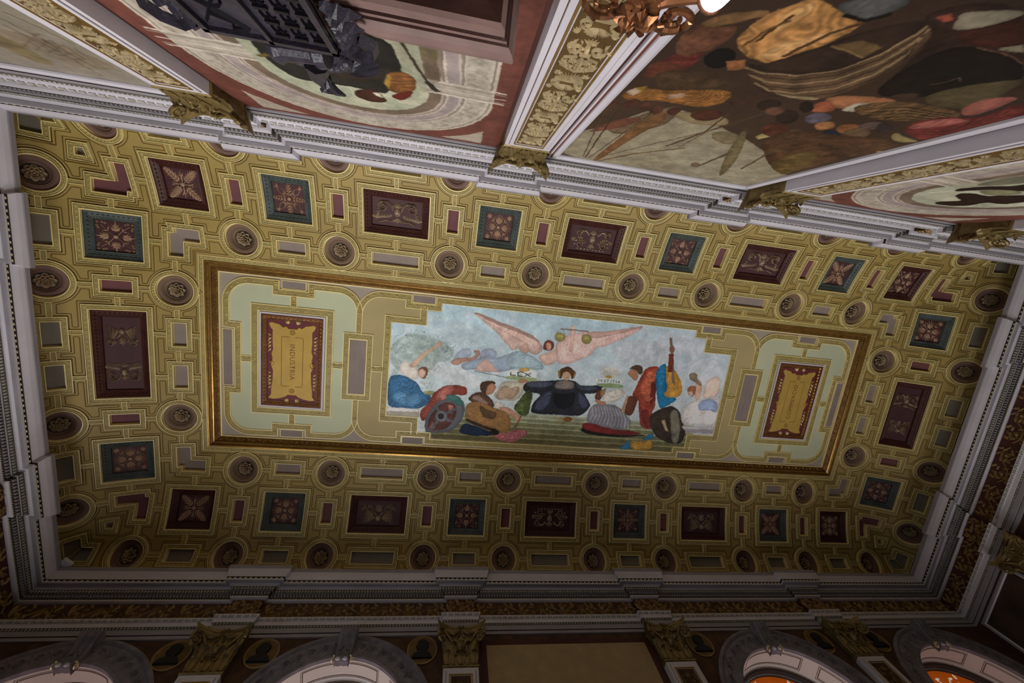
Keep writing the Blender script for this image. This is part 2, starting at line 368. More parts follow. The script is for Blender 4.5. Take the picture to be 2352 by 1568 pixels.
('p','b08a6c',[-149,-317,-43,-372,71,-335,89,-213,58,-110,-49,-101,-122,-179],0.05,None,1.0),
('p','4e3420',[-264,-307,-211,-404,-32,-506,152,-411,230,-349,211,-191,136,-148,88,-300,-27,-371,-125,-303,-140,-131,-218,-156],0.12,None,1.0),
('p','936a35',[-269,-338,-221,-388,-179,-190,-218,-156],0.1,None,1.0),
('p','936a35',[186,-392,238,-334,211,-191,175,-220],0.1,None,1.0),
('s','5a3a2c',3,[-92,-285,-54,-282],1.0),
('s','5a3a2c',3,[-5,-286,33,-295],1.0),
('s','7a4034',3,[-45,-177,26,-182],1.0),
('p','9a7256',[-1324,43,-1248,-71,-1077,-30,-1005,17,-1126,64,-1275,76],0.1,None,1.0),
('p','c9bdb2',[-4397,-46,-4313,-228,-4181,-298,-4089,-160,-3948,-129,-3884,-2,-3898,177,-4090,217,-4321,79],0.08,(0.08,60,7),1.0),
('p','2f5f86',[-4642,209,-4457,91,-4263,119,-4064,191,-3889,296,-3760,526,-3514,598,-3582,816,-3810,992,-4205,989,-4540,983,-4615,892],0.15,(0.25,40,10),1.0),
('p','4a7da3',[-4557,707,-4348,511,-4089,641,-3900,536,-3770,769,-3927,933,-4323,901],0.15,(0.2,50,8),1.0),
('p','c3a58e',[-4156,-140,-4017,-313,-3840,-532,-3604,-699,-3503,-823,-3396,-868,-3347,-780,-3489,-646,-3675,-547,-3827,-359,-3924,-169,-4057,-99],0.07,None,1.0),
('p','6f4630',[-3917,-81,-3812,-155,-3685,-143,-3650,-21,-3726,157,-3822,147,-3890,94],0.1,None,1.0),
('p','c0a088',[-3909,-44,-3808,-111,-3706,-46,-3723,89,-3811,146,-3887,102],0.06,None,1.0),
('p','8f8f62',[-3762,496,-3511,461,-3391,527,-3500,596,-3699,581],0.2,None,1.0),
('p','bdb9b6',[-4637,990,-3796,985,-3804,1077,-4636,1105],0.05,None,1.0),
('p','948c7e',[-4636,1105,-3804,1077,-3803,1238,-4637,1233],0.05,None,1.0),
('p','82382c',[-3817,1094,-3596,817,-3502,566,-3293,338,-3015,256,-2637,286,-2607,534,-2933,523,-3156,601,-3364,861,-3512,1150,-3698,1348],0.15,(0.25,60,9),1.0),
('p','a85a50',[-3391,527,-3181,314,-2957,266,-2993,497,-3216,575,-3402,741],0.12,(0.2,60,8),1.0),
('p','57585e',[-3264,685,-3105,536,-2873,543,-2686,688,-2615,900,-2660,1200,-2818,1454,-3041,1588,-3416,1634,-3616,1593,-3646,1345,-3551,1029,-3424,820],0.1,None,1.0),
('p','38635e',[-3193,579,-2992,512,-2798,574,-2643,762,-2787,850,-2974,710,-3148,692],0.1,None,1.0),
('p','56312b',[-3360,907,-3200,757,-2971,740,-2836,885,-2848,1135,-2970,1394,-3191,1541,-3480,1559,-3582,1434,-3512,1150],0.25,None,1.0),
('p','9c6055',[-3080,810,-2934,830,-2940,1079,-3033,1023],0.2,None,1.0),
('p','8a5048',[-3445,1269,-3344,1450,-3423,1549,-3514,1492],0.2,None,1.0),
('s','5b5c63',26,[-3225,1145,-3366,898],1.0),
('s','5b5c63',26,[-3225,1145,-2874,919],1.0),
('s','5b5c63',26,[-3225,1145,-3441,1503],1.0),
('s','5b5c63',26,[-3225,1145,-2915,1290],1.0),
('p','6d6f78',[-3069,1134,-3076,1197,-3105,1252,-3152,1290,-3211,1306,-3272,1298,-3325,1267,-3363,1217,-3380,1156,-3373,1094,-3344,1039,-3297,1001,-3238,985,-3178,993,-3125,1024,-3086,1074],0.1,None,1.0),
('p','2c2320',[-3159,1141,-3162,1173,-3176,1201,-3200,1221,-3229,1230,-3259,1225,-3286,1209,-3305,1183,-3314,1151,-3311,1119,-3296,1091,-3272,1071,-3243,1063,-3213,1067,-3186,1083,-3167,1109],0.1,None,1.0),
('s','8f9094',5,[-2650,763,-2590,768],1.0),
('s','8f9094',5,[-2635,808,-2577,813],1.0),
('s','8f9094',5,[-2620,854,-2564,859],1.0),
('s','8f9094',5,[-2626,901,-2568,906],1.0),
('s','8f9094',5,[-2632,948,-2572,953],1.0),
('s','8f9094',5,[-2638,995,-2588,1001],1.0),
('s','8f9094',5,[-2645,1042,-2604,1049],1.0),
('s','8f9094',5,[-2651,1090,-2620,1097],1.0),
('s','8f9094',5,[-2657,1137,-2636,1145],1.0),
('s','8f9094',5,[-2663,1185,-2652,1193],1.0),
('s','8f9094',5,[-2669,1232,-2668,1242],1.0),
('s','8f9094',5,[-2676,1280,-2684,1290],1.0),
('s','8f9094',5,[-2682,1328,-2700,1338],1.0),
('p','ac6a5e',[-3332,553,-3164,510,-3124,644,-3263,700],0.1,None,1.0),
('p','46301f',[-2305,260,-2274,135,-2106,67,-1943,78,-1876,149,-2034,192,-2077,334,-2122,460,-2248,384],0.1,None,1.0),
('p','a37358',[-2087,187,-1954,115,-1866,240,-1911,336,-1950,416,-2061,487,-2140,431,-2110,305],0.06,None,1.0),
('p','50372c',[-2597,635,-2475,457,-2249,378,-2061,487,-1896,630,-1843,788,-2020,864,-2326,770],0.25,(0.3,40,9),1.0),
('p','7d6558',[-2521,583,-2356,478,-2200,559,-1975,729,-2182,729],0.2,None,1.0),
('p','c5bdb0',[-1873,628,-1686,639,-1550,729,-1753,845,-1822,812],0.1,None,1.0),
('p','b3886d',[-1730,780,-1523,752,-1297,869,-1120,1016,-1072,1157,-1169,1163,-1402,1003,-1690,872],0.08,None,1.0),
('p','92693c',[-2622,745,-2337,662,-1909,787,-1597,890,-1430,974,-1319,1389,-1522,1531,-1898,1426,-2302,1293,-2605,1219],0.12,(0.15,50,14),1.0),
('p','5a432c',[-2285,736,-2017,889,-1743,932,-1837,1160,-2143,1102],0.15,None,1.0),
('p','3a2a1e',[-2612,1150,-2305,1255,-1902,1388,-1591,1464,-1706,1520,-2141,1404,-2573,1242],0.2,None,1.0),
('p','16263e',[-2765,1555,-2600,1275,-2294,1366,-1890,1500,-1674,1534,-1877,1618,-2414,1651],0.2,(0.25,20,8),1.0),
('p','a05c5c',[-1847,1616,-1674,1534,-1375,1483,-1145,1355,-853,1418,-898,1551,-1046,1658,-1277,1786,-1558,1754],0.15,(0.25,60,8),1.0),
('s','6a4a30',14,[-1087,966,-1239,1345],1.0),
('p','24180f',[-1652,1529,-1668,1556,-1699,1574,-1741,1580,-1788,1572,-1832,1552,-1866,1522,-1886,1489,-1888,1455,-1872,1428,-1840,1410,-1798,1404,-1752,1412,-1708,1432,-1674,1461,-1654,1495],0.1,None,1.0),
('p','47552c',[-1368,785,-1216,547,-1067,286,-982,242,-850,363,-888,681,-911,976,-1130,985],0.3,(0.35,60,8),1.0),
('p','7d7c84',[724,1056,754,646,891,506,1241,481,1535,492,1797,670,2054,951,1993,1163,1632,1219,1225,1146],0.1,None,1.0),
('s','b9b9c0',5,[836,559,907,798,817,1034],0.75),
('s','4c4b52',4,[877,556,955,794,866,1037],0.7),
('s','b9b9c0',5,[919,559,1002,808,922,1046],0.75),
('s','4c4b52',4,[961,556,1050,804,972,1050],0.7),
('s','b9b9c0',5,[1003,560,1098,817,1028,1059],0.75),
('s','4c4b52',4,[1044,557,1146,814,1078,1062],0.7),
('s','b9b9c0',5,[1087,560,1194,827,1134,1072],0.75),
('s','4c4b52',4,[1128,557,1242,824,1184,1075],0.7),
('s','b9b9c0',5,[1171,561,1290,837,1241,1085],0.75),
('s','4c4b52',4,[1212,558,1338,834,1290,1088],0.7),
('s','b9b9c0',5,[1255,561,1386,847,1348,1098],0.75),
('s','4c4b52',4,[1297,558,1434,843,1397,1101],0.7),
('s','b9b9c0',5,[1339,561,1482,857,1455,1111],0.75),
('s','4c4b52',4,[1381,558,1531,853,1505,1114],0.7),
('s','b9b9c0',5,[1424,562,1579,867,1562,1123],0.75),
('s','4c4b52',4,[1466,559,1628,863,1612,1127],0.7),
('s','b9b9c0',5,[1509,562,1676,876,1670,1137],0.75),
('s','4c4b52',4,[1551,559,1725,873,1720,1140],0.7),
('s','b9b9c0',5,[1594,563,1774,886,1778,1150],0.75),
('s','4c4b52',4,[1636,560,1823,883,1829,1153],0.7),
('s','b9b9c0',5,[1679,563,1871,896,1887,1163],0.75),
('s','4c4b52',4,[1721,560,1920,893,1937,1166],0.7),
('s','b9b9c0',5,[1764,563,1969,906,1996,1176],0.75),
('s','4c4b52',4,[1806,560,2018,903,2047,1179],0.7),
('p','15100f',[600,1328,665,1192,1128,1345,1859,1373,2568,1305,2460,1356,1803,1431,1043,1424],0.1,None,1.0),
('p','71201f',[662,1070,886,1062,1225,1146,1632,1219,2028,1204,2515,1292,1859,1373,1128,1345,631,1237],0.25,None,1.0),
('p','c6c0b4',[1087,337,1181,130,1419,22,1647,29,1728,152,1603,324,1365,446,1167,428],0.08,(0.12,45,9),1.0),
('p','5a3424',[854,322,892,127,1014,53,1121,119,1081,298,1003,407,917,375],0.1,None,1.0),
('p','8d6a3f',[985,113,1161,19,1128,198,1033,302],0.15,None,1.0),
('p','a77457',[883,416,928,342,1034,399,1233,433,1212,499,1023,529],0.1,None,1.0),
('p','a97a5c',[1032,14,1140,-106,1327,-137,1309,-56,1159,4],0.1,None,1.0),
('p','b9ab92',[1487,-384,1464,-320,1398,-270,1299,-242,1182,-239,1066,-263,968,-309,904,-370,881,-437,905,-500,970,-549,1068,-577,1183,-581,1299,-558,1398,-513,1464,-451],0.3,None,0.45),
('p','c4cdc9',[772,-118,781,-251,1109,-284,1527,-275,1619,-161,1613,-122,855,-93],0.05,None,1.0),
('p','7f9265',[854,-99,1626,-123,1634,-8,1288,9,885,-13],0.12,None,1.0),
('p','b2873f',[1047,-273,1085,-333,1227,-339,1269,-285,1177,-258],0.1,None,1.0),
('s','3a4638',5,[906,-217,916,-157,901,-141,877,-147],1.0),
('s','3a4638',5,[946,-214,987,-141,1002,-219],1.0),
('s','3a4638',5,[1099,-212,1070,-217,1050,-197,1101,-166,1082,-142,1053,-147],1.0),
('s','3a4638',5,[1127,-215,1184,-220],1.0),
('s','3a4638',5,[1156,-218,1169,-143],1.0),
('s','3a4638',5,[1246,-218,1259,-143],1.0),
('s','3a4638',5,[1287,-217,1344,-221],1.0),
('s','3a4638',5,[1315,-219,1329,-144],1.0),
('s','3a4638',5,[1400,-219,1413,-144],1.0),
('s','3a4638',5,[1461,-142,1476,-220,1518,-147],1.0),
('s','3a4638',5,[1468,-170,1502,-173],1.0),
('p','8c3524',[1941,120,2050,-260,2150,-587,2323,-704,2557,-718,2679,-440,2587,-44,2678,408,2597,680,2768,1113,2487,1148,2324,1033,2222,640,2147,283,1946,233],0.2,(0.22,75,12),1.0),
('p','b05538',[2126,-202,2259,-533,2472,-615,2555,-366,2398,-159,2579,251,2362,333,2188,117],0.2,(0.25,60,10),1.0),
('p','5f2018',[2418,-225,2542,-268,2651,278,2512,420],0.2,None,1.0),
('p','6d261b',[2254,637,2433,525,2577,748,2710,1076,2476,1091],0.2,None,1.0),
('s','c9866a',5,[2427,328,2533,188,2487,290],0.8),
('p','4a352a',[1703,-549,1778,-666,1962,-720,2099,-646,2111,-482,2027,-411,1938,-538,1795,-573],0.1,None,1.0),
('p','a5704f',[1714,-487,1795,-573,1949,-532,2016,-353,1963,-237,1826,-321,1694,-422],0.08,None,1.0),
('p','5c3020',[1751,689,1809,162,2082,223,2127,285,2031,826],0.15,None,1.0),
('p','a58565',[1694,684,1778,174,1838,183,1795,696],0.1,None,1.0),
('p','186a97',[2485,-552,2581,-726,2724,-834,2790,-706,2816,-419,2962,-41,2836,34,2964,162,3263,140,3251,240,3043,382,2835,520,2731,338,2561,-172],0.15,(0.2,80,10),1.0),
('p','b98331',[2738,-765,2914,-717,3105,-604,3325,-299,3401,-42,3297,137,2962,156,2836,34,2962,-41,2836,-389],0.15,(0.18,80,12),1.0),
('s','6f5f50',26,[2737,-1529,2914,-908,3073,-278],1.0),
('p','7c5442',[2732,-1270,2815,-1346,2922,-1262,2912,-1123,2798,-1112],0.1,None,1.0),
('p','6d2c20',[2771,-1085,2917,-1098,2973,-593,2843,-582],0.15,None,1.0),
('p','33271f',[2539,724,2831,503,3177,372,3461,552,3643,947,3778,1213,3694,1502,3425,1553,2906,1377,2684,1118],0.25,(0.25,70,12),1.0),
('p','6e6a58',[3153,581,3305,463,3473,686,3598,1190,3574,1561,3418,1518,3266,1040],0.2,None,1.0),
('p','a8926a',[2937,858,3031,818,3243,1178,3134,1150],0.1,None,1.0),
('p','2c7097',[1846,1748,2082,1499,2161,1525,2199,1762,1938,1811],0.15,None,1.0),
('p','2c7097',[2496,1402,2742,1237,2834,1409,2552,1484],0.15,None,1.0),
('p','b3842f',[2106,1480,2461,1541,2752,1424,2851,1752,2443,1800,2165,1764],0.2,(0.2,70,8),1.0),
('p','c9c2c0',[3483,433,3754,196,3985,145,4464,110,4596,-68,4659,605,4597,943,4153,886,3610,956,3490,685],0.08,(0.08,60,12),1.0),
('p','8a9cbd',[3939,249,4214,88,4555,170,4602,513,4327,423,4027,485],0.1,(0.1,45,9),1.0),
('p','cfb5a6',[4047,114,4038,-224,4061,-424,4364,-603,4492,-459,4535,-64,4320,93],0.06,None,1.0),
('p','bf9580',[3733,-332,3850,-446,3963,-284,3993,151,3816,165],0.06,None,1.0),
('p','8a5536',[3522,-111,3590,-238,3747,-251,3811,-134,3760,69,3626,79],0.1,None,1.0),
('p','c29a82',[3562,-55,3689,-98,3755,46,3641,71],0.05,None,1.0),
('p','7b6c55',[3477,-565,3603,-637,3742,-577,3751,-464,3963,-284,3904,-240,3666,-385,3544,-414],0.15,None,1.0),
('p','a9a4a8',[3581,978,4606,935,4612,1039,3669,1065],0.05,None,1.0),
('p','8b8588',[3669,1065,4612,1039,4611,1154,3764,1151],0.05,None,1.0),
('s','b39560',4,[222,972,217,940],1.0),
('s','9a7a48',4,[170,993,-78,1092],1.0),
('s','b39560',4,[190,949,131,1092],1.0),
('s','9a7a48',4,[213,994,191,1019],1.0),
('s','b39560',4,[159,972,-173,1004],1.0),
('s','9a7a48',4,[215,959,290,1023],1.0),
('s','b39560',4,[186,1000,66,1060],1.0),
('s','9a7a48',4,[173,953,-14,1158],1.0),
('s','b39560',4,[222,981,325,994],1.0),
('s','9a7a48',4,[163,986,-68,1009],1.0),
('s','b39560',4,[201,950,156,1018],1.0),
('s','9a7a48',4,[204,998,197,1128],1.0),
('s','b39560',4,[162,963,-70,1033],1.0),
('s','9a7a48',4,[221,967,236,960],1.0),
('s','b39560',4,[176,997,-41,1131],1.0),
('s','9a7a48',4,[183,949,88,1110],1.0),
('s','b39560',4,[217,989,228,1013],1.0),
('s','9a7a48',4,[160,978,-199,978],1.0),
('s','b39560',4,[210,955,280,1062],1.0),
('s','9a7a48',4,[193,1000,103,1078],1.0),
('s','b39560',4,[168,956,21,1016],1.0),
('s','9a7a48',4,[222,976,351,957],1.0),
('s','b39560',4,[167,991,-60,1042],1.0),
('s','9a7a48',4,[194,949,138,1041],1.0),
('s','b39560',4,[210,996,257,1122],1.0),
('s','9a7a48',4,[160,969,-109,1012],1.0),
('p','7d5128',[336,987,331,1018,307,1045,269,1064,222,1073,173,1071,129,1057,99,1033,85,1004,90,974,113,947,151,928,198,919,247,921,290,935,322,958],0.1,None,1.0)]
PAINT_VOYAGE=[
('p','857b63',[-1656,6924,-1716,6221,-1673,5549,-1458,5331,-1249,4692,-1074,4454,-779,4459,-349,4648,-116,4751,396,4977,1172,5457,1859,5989,1946,7073],0.12,None,1.0),
('p','8f8770',[-519,5835,-233,5347,469,5558,1493,6074,1823,6916,618,6733],0.12,None,0.8),
('p','7c6a4a',[-1010,4573,-779,4459,-366,4406,-212,4619,-586,4773],0.15,None,1.0),
('p','64503a',[-1443,5373,-1298,4923,-1074,4454,-921,4344,-831,4903,-995,5232,-1217,5513],0.2,None,1.0),
('p','6d4a2a',[-1123,6830,-1135,5110,-1082,4495,-894,4758,-973,5350,-1016,6889],0.2,None,1.0),
('p','5c2620',[-1599,3614,-1403,3716,-1287,3632,-1355,3099,-1424,3043,-1448,3202,-1499,3468],0.25,(0.3,40,14),1.0),
('p','5c2f20',[-1648,3724,-1543,3591,-1269,3660,-1418,3821,-1578,3995],0.25,None,1.0),
('p','43301f',[-1517,3915,-1461,3741,-1070,3601,-767,3748,-1036,4039,-1321,4123],0.25,None,1.0),
('p','7d5023',[-1600,4425,-1611,4269,-1512,4135,-1261,4111,-870,3891,-683,3879,-623,4149,-785,4332,-1213,4328,-1493,4477],0.25,(0.25,10,12),1.0),
('p','8a6a22',[-1599,4295,-1556,4154,-1470,4087,-1465,4234],0.2,None,1.0),
('p','a58a70',[-1611,4300,-1567,4159,-1477,4209,-1508,4349],0.2,None,1.0),
('p','9b7a5c',[-1221,4185,-1089,4063,-1041,4166,-1139,4260],0.2,None,1.0),
('p','47281d',[-1389,4434,-1371,4476,-1365,4526,-1371,4577,-1388,4620,-1414,4649,-1445,4659,-1476,4648,-1501,4617,-1518,4572,-1522,4522,-1515,4472,-1498,4432,-1472,4405,-1443,4396,-1414,4406],0.3,None,1.0),
('p','47281d',[-1093,4480,-1075,4517,-1067,4561,-1069,4605,-1081,4643,-1102,4669,-1129,4677,-1157,4667,-1181,4640,-1198,4601,-1206,4557,-1202,4513,-1189,4477,-1169,4454,-1143,4446,-1117,4455],0.3,None,1.0),
('p','47281d',[-916,4430,-897,4467,-887,4510,-887,4554,-898,4592,-918,4617,-945,4625,-973,4615,-998,4589,-1017,4551,-1026,4507,-1025,4464,-1013,4428,-993,4405,-968,4398,-941,4406],0.3,None,1.0),
('p','47281d',[-642,4379,-617,4420,-601,4471,-598,4521,-608,4565,-630,4594,-661,4604,-695,4593,-727,4562,-752,4518,-765,4467,-767,4417,-755,4376,-734,4350,-705,4341,-673,4351],0.3,None,1.0),
('p','47281d',[-1597,4555,-1588,4583,-1585,4617,-1590,4650,-1603,4679,-1620,4698,-1641,4704,-1660,4697,-1676,4677,-1685,4647,-1687,4614,-1681,4581,-1668,4553,-1651,4535,-1632,4529,-1613,4536],0.3,None,1.0),
('p','47281d',[-1249,4456,-1236,4486,-1230,4522,-1233,4558,-1244,4589,-1262,4610,-1284,4617,-1307,4609,-1326,4587,-1339,4555,-1344,4519,-1340,4483,-1328,4454,-1311,4435,-1289,4428,-1268,4436],0.3,None,1.0),
('p','6b3f2e',[-1571,5494,-1413,5025,-1203,4790,-1147,4977,-1357,5378,-1570,5600],0.2,None,1.0),
('p','5f3a28',[-1627,3291,-1555,3024,-1402,3056,-1328,2976,-1257,3131,-1320,3383,-1485,3541],0.3,None,1.0),
('p','7a5734',[-1590,3072,-1480,2915,-1247,2786,-1198,2830,-1338,2963,-1473,3082],0.25,None,1.0),
('p','9a6a38',[-1221,3156,-1239,3049,-1233,2827,-1146,2691,-1090,2602,-886,2643,-639,2676,-587,2721,-596,2917,-696,3316,-821,3348,-1036,3315],0.2,(0.28,-28,26),1.0),
('p','b58650',[-924,3315,-921,3061,-796,2994,-746,2883,-645,2718,-638,2825,-707,3038,-741,3264],0.15,(0.15,-25,20),1.0),
('p','b0824c',[-1121,2883,-1100,2719,-1067,2635,-992,2681,-995,2854,-1023,3023],0.15,(0.2,-35,20),1.0),
('s','4c321c',14,[-752,3224,-725,3044,-697,2864,-601,2710],1.0),
('s','3c2716',10,[-1070,3118,-1076,2935,-1062,2782],1.0),
('s','5b3c20',10,[-1124,3199,-1098,2961,-1034,2835],1.0),
('p','2f211a',[-944,3418,-794,3380,-622,3004,-484,2716,-272,2528,-214,2666,-177,2972,-243,3249,-470,3421,-762,3467],0.2,None,1.0),
('p','5b452a',[-571,2985,-433,2855,-244,2877,-227,3034],0.2,None,1.0),
('s','7d6238',8,[-563,2982,-235,3027],1.0),
('p','513c2a',[-925,3459,-746,3486,-461,3431,-243,3249,-177,2972,-214,2666,-265,2533,-152,2594,77,2977,157,3367,90,3706,-134,3784,-429,3750,-682,3651],0.2,None,1.0),
('s','8d7350',9,[-908,3464,-719,3488,-451,3427,-234,3246,-169,2969,-206,2672,-240,2547],0.85),
('s','2f2116',6,[-846,3512,-653,3546,-394,3489,-178,3302,-116,3019,-161,2722,-215,2588],0.85),
('s','8d7350',9,[-782,3561,-586,3606,-334,3553,-120,3362,-61,3072,-115,2773,-188,2630],0.85),
('s','2f2116',6,[-715,3612,-515,3668,-271,3620,-59,3423,-3,3127,-66,2827,-161,2674],0.85),
('s','8d7350',9,[-647,3665,-442,3734,-206,3690,5,3487,56,3183,-15,2884,-132,2719],0.85),
('s','2f2116',6,[-576,3719,-365,3802,-138,3763,71,3554,118,3243,38,2943,-103,2765],0.85),
('p','7d6a4c',[-429,3750,-181,3733,56,3673,44,3735,-127,3791],0.2,None,1.0),
('p','120f10',[-1095,3313,-1062,3362,-1043,3420,-1044,3480,-1064,3531,-1102,3565,-1150,3575,-1201,3559,-1246,3521,-1278,3468,-1292,3408,-1288,3351,-1266,3306,-1230,3277,-1186,3268,-1139,3280],0.1,None,1.0),
('p','9a5f38',[-1099,3433,-976,3360,-886,3493,-992,3563],0.25,None,1.0),
('p','444443',[-908,2622,-829,2512,-564,2421,-534,2570,-619,2685,-775,2679],0.25,None,1.0),
('s','14100e',14,[-777,2687,-616,2687,-549,2583],1.0),
('p','2c1d18',[-425,2509,-57,2247,986,2849,902,3091,710,3353,387,3503,115,3006,-78,2667],0.3,None,1.0),
('p','7c735e',[-111,2547,-203,2445,-48,2376,70,2320,130,2355,103,2468,53,2542,-51,2584],0.12,None,1.0),
('p','756c58',[395,2637,478,2556,606,2630,438,2653],0.12,None,1.0),
('p','381b15',[25,2628,10,2550,110,2473,130,2355,482,2558,393,2647,210,2682],0.25,None,1.0),
('p','7a3a2a',[-286,2518,-244,2467,-159,2518,-194,2553],0.2,None,1.0),
('p','191310',[363,3483,171,3100,115,2737,256,2673,562,2677,782,2731,1058,2891,902,3091,722,3363],0.2,None,1.0),
('p','4b4029',[710,3353,770,3095,970,2880,1034,2877,1197,3098,1271,3379,989,3448],0.2,None,1.0),
('s','4e3a2c',6,[561,3161,616,3084,614,3009,699,3048],1.0),
('s','6a4a38',4,[274,2685,486,2668,760,2719],1.0),
('p','8c5838',[52,3698,196,3528,652,3443,694,3633,573,3728,419,3815],0.2,None,1.0),
('p','a59a82',[401,3813,383,3629,491,3592,618,3699,516,3817],0.2,None,1.0),
('p','8a4a30',[158,3963,96,3772,151,3678,375,3818,318,3931],0.25,None,1.0),
('p','2b1f19',[-152,3916,-122,3959,-108,4007,-113,4053,-137,4088,-176,4107,-224,4107,-273,4087,-315,4052,-343,4006,-354,3959,-346,3916,-322,3883,-285,3866,-240,3866,-193,3883],0.25,None,1.0),
('p','2a1d17',[193,4076,240,4134,269,4196,276,4251,257,4291,217,4308,160,4299,98,4266,40,4216,-4,4155,-29,4095,-32,4044,-12,4009,26,3994,78,4001,136,4029],0.25,None,1.0),
('p','211814',[141,3841,176,3881,200,3922,208,3958,198,3982,172,3990,134,3981,90,3957,48,3921,14,3880,-8,3840,-13,3807,-3,3785,22,3777,58,3785,99,3807],0.25,None,1.0),
('p','5a3a2a',[-21,4027,3,4062,15,4101,11,4137,-8,4166,-38,4181,-76,4182,-115,4166,-148,4139,-171,4103,-181,4064,-176,4029,-157,4003,-127,3988,-91,3988,-54,4001],0.25,None,1.0),
('p','51281c',[355,4388,401,4451,427,4521,429,4587,403,4637,355,4664,292,4662,225,4631,165,4578,121,4512,100,4443,103,4382,130,4337,175,4314,233,4315,296,4341],0.25,None,1.0),
('p','1b2130',[917,4293,960,4340,988,4391,997,4438,985,4472,952,4489,905,4485,851,4462,799,4422,757,4373,732,4323,726,4280,739,4248,771,4232,815,4235,866,4257],0.25,None,1.0),
('p','4d454f',[472,3971,510,4017,531,4070,530,4120,507,4161,465,4184,411,4186,353,4167,303,4130,266,4081,249,4029,253,3981,277,3944,318,3922,368,3920,422,3937],0.25,None,1.0),
('p','8a5a34',[670,4111,702,4149,719,4192,718,4234,700,4268,667,4288,623,4291,577,4277,536,4247,505,4208,490,4164,493,4124,512,4093,544,4074,585,4071,629,4084],0.25,None,1.0),
('p','7d4a2a',[924,4063,964,4107,988,4156,991,4203,973,4241,936,4264,886,4266,831,4249,780,4214,742,4169,721,4120,721,4075,740,4039,776,4019,823,4016,875,4032],0.25,None,1.0),
('p','4b3b34',[1026,3919,1060,3955,1078,3996,1079,4038,1061,4072,1026,4094,982,4100,933,4088,890,4062,858,4025,841,3983,843,3943,862,3911,895,3891,938,3885,984,3895],0.25,None,1.0),
('p','5a4430',[1114,4122,1163,4173,1194,4231,1201,4287,1183,4331,1141,4357,1083,4359,1017,4337,956,4296,909,4242,882,4184,879,4131,899,4091,939,4068,993,4066,1054,4084],0.25,None,1.0),
('p','4f3a26',[585,4426,618,4469,638,4517,640,4561,623,4596,590,4615,547,4615,500,4595,457,4560,425,4516,408,4468,408,4426,426,4393,457,4376,498,4376,543,4393],0.25,None,1.0),
('p','332a28',[1156,3928,1199,3967,1230,4009,1243,4045,1235,4072,1209,4083,1167,4078,1117,4057,1068,4023,1026,3983,997,3943,987,3908,995,3884,1021,3873,1060,3878,1107,3897],0.25,None,1.0),
('p','47241a',[-470,4358,-443,4413,-437,4476,-453,4538,-491,4589,-544,4619,-603,4624,-660,4603,-703,4559,-728,4500,-730,4437,-710,4378,-672,4332,-622,4305,-567,4300,-514,4319],0.25,None,1.0),
('p','3c261d',[-414,3968,-400,3998,-400,4034,-416,4071,-444,4103,-482,4125,-522,4133,-558,4127,-585,4106,-598,4075,-596,4039,-579,4003,-550,3972,-514,3952,-476,3944,-441,3949],0.25,None,1.0),
('p','3a2a1c',[675,3307,687,3324,685,3350,669,3380,641,3410,605,3435,568,3451,534,3455,510,3447,499,3428,503,3402,520,3371,549,3342,583,3319,620,3304,652,3300],0.25,None,1.0),
('p','5d4429',[389,3702,670,3434,1239,3430,1413,3526,1112,3801,738,3871],0.25,(0.35,8,12),1.0),
('s','241a13',6,[568,3724,804,3538,1313,3501],0.8),
('s','241a13',6,[629,3776,865,3585,1358,3532],0.8),
('s','241a13',6,[691,3830,929,3634,1403,3562],0.8),
('s','241a13',6,[755,3886,995,3685,1449,3594],0.8),
('s','241a13',6,[822,3944,1062,3737,1496,3625],0.8),
('p','4c3220',[372,4855,340,4490,756,4362,1451,4178,1821,4294,1630,5016,1727,5953,1437,5841,970,5453],0.3,None,1.0),
('p','5a4522',[1105,5614,1028,5039,1240,4839,1617,5434,1715,5994],0.25,None,1.0),
('p','612620',[1286,3950,1191,3760,1244,3574,1548,3457,1404,3090,1895,3374,1893,3732,1757,4065,1550,4045],0.25,(0.3,-8,14),1.0),
('p','9a5448',[1272,3912,1248,3658,1368,3549,1577,3527,1505,3700,1399,3866],0.2,(0.2,-8,10),1.0),
('p','8d4f42',[1218,3405,1140,3245,1183,3134,1329,3066,1411,3228,1455,3449,1356,3487],0.2,None,1.0),
('p','7b6b42',[1370,4121,1298,4014,1499,4074,1741,4106,1667,4204,1520,4219],0.2,None,1.0),
('p','85683c',[1672,4538,1745,4493,1791,4547,1735,4582],0.1,None,1.0),
('p','6d5f3e',[1088,6707,415,5577,-38,4593,49,4648,476,5314,825,5989],0.2,None,1.0),
('p','4a3826',[-23,4636,-27,4562,152,4697,156,4749],0.2,None,1.0),
('p','6f6144',[-243,4916,-164,4764,78,4793,236,5185,-73,5112],0.2,None,1.0),
('s','5c4c32',14,[424,6270,385,5596,390,5367],1.0),
('s','55432c',14,[1004,6007,803,5254,807,4907],1.0),
('p','8f7d4c',[238,4759,240,4648,393,4699,337,4834],0.2,None,1.0),
('s','4d3524',6,[-1303,6738,-1511,5567,-1625,4798],1.0),
('s','3d2a1c',8,[-1257,6749,-1427,5416,-1527,4563],1.0),
('s','4d3524',6,[-1200,6729,-1164,5429,-1132,4482],1.0),
('s','4b3424',14,[-453,5600,-331,4918,-136,4195],1.0),
('s','5a4430',8,[-1022,6517,-643,5589,-331,4918],1.0),
('s','4a3726',10,[-331,4918,-410,4429,-427,4322],1.0),
('s','6a533a',8,[-288,5563,-318,4814],1.0),
('s','6b4f2e',16,[-1011,6842,-667,6139,-205,5545],1.0),
('s','50402c',12,[410,6221,408,5528],1.0),
('p','6d5a44',[396,6145,420,6193,434,6240,433,6279,418,6302,392,6308,358,6293,322,6262,289,6218,266,6170,254,6124,256,6088,270,6066,296,6061,328,6074,363,6103],0.1,None,1.0)]
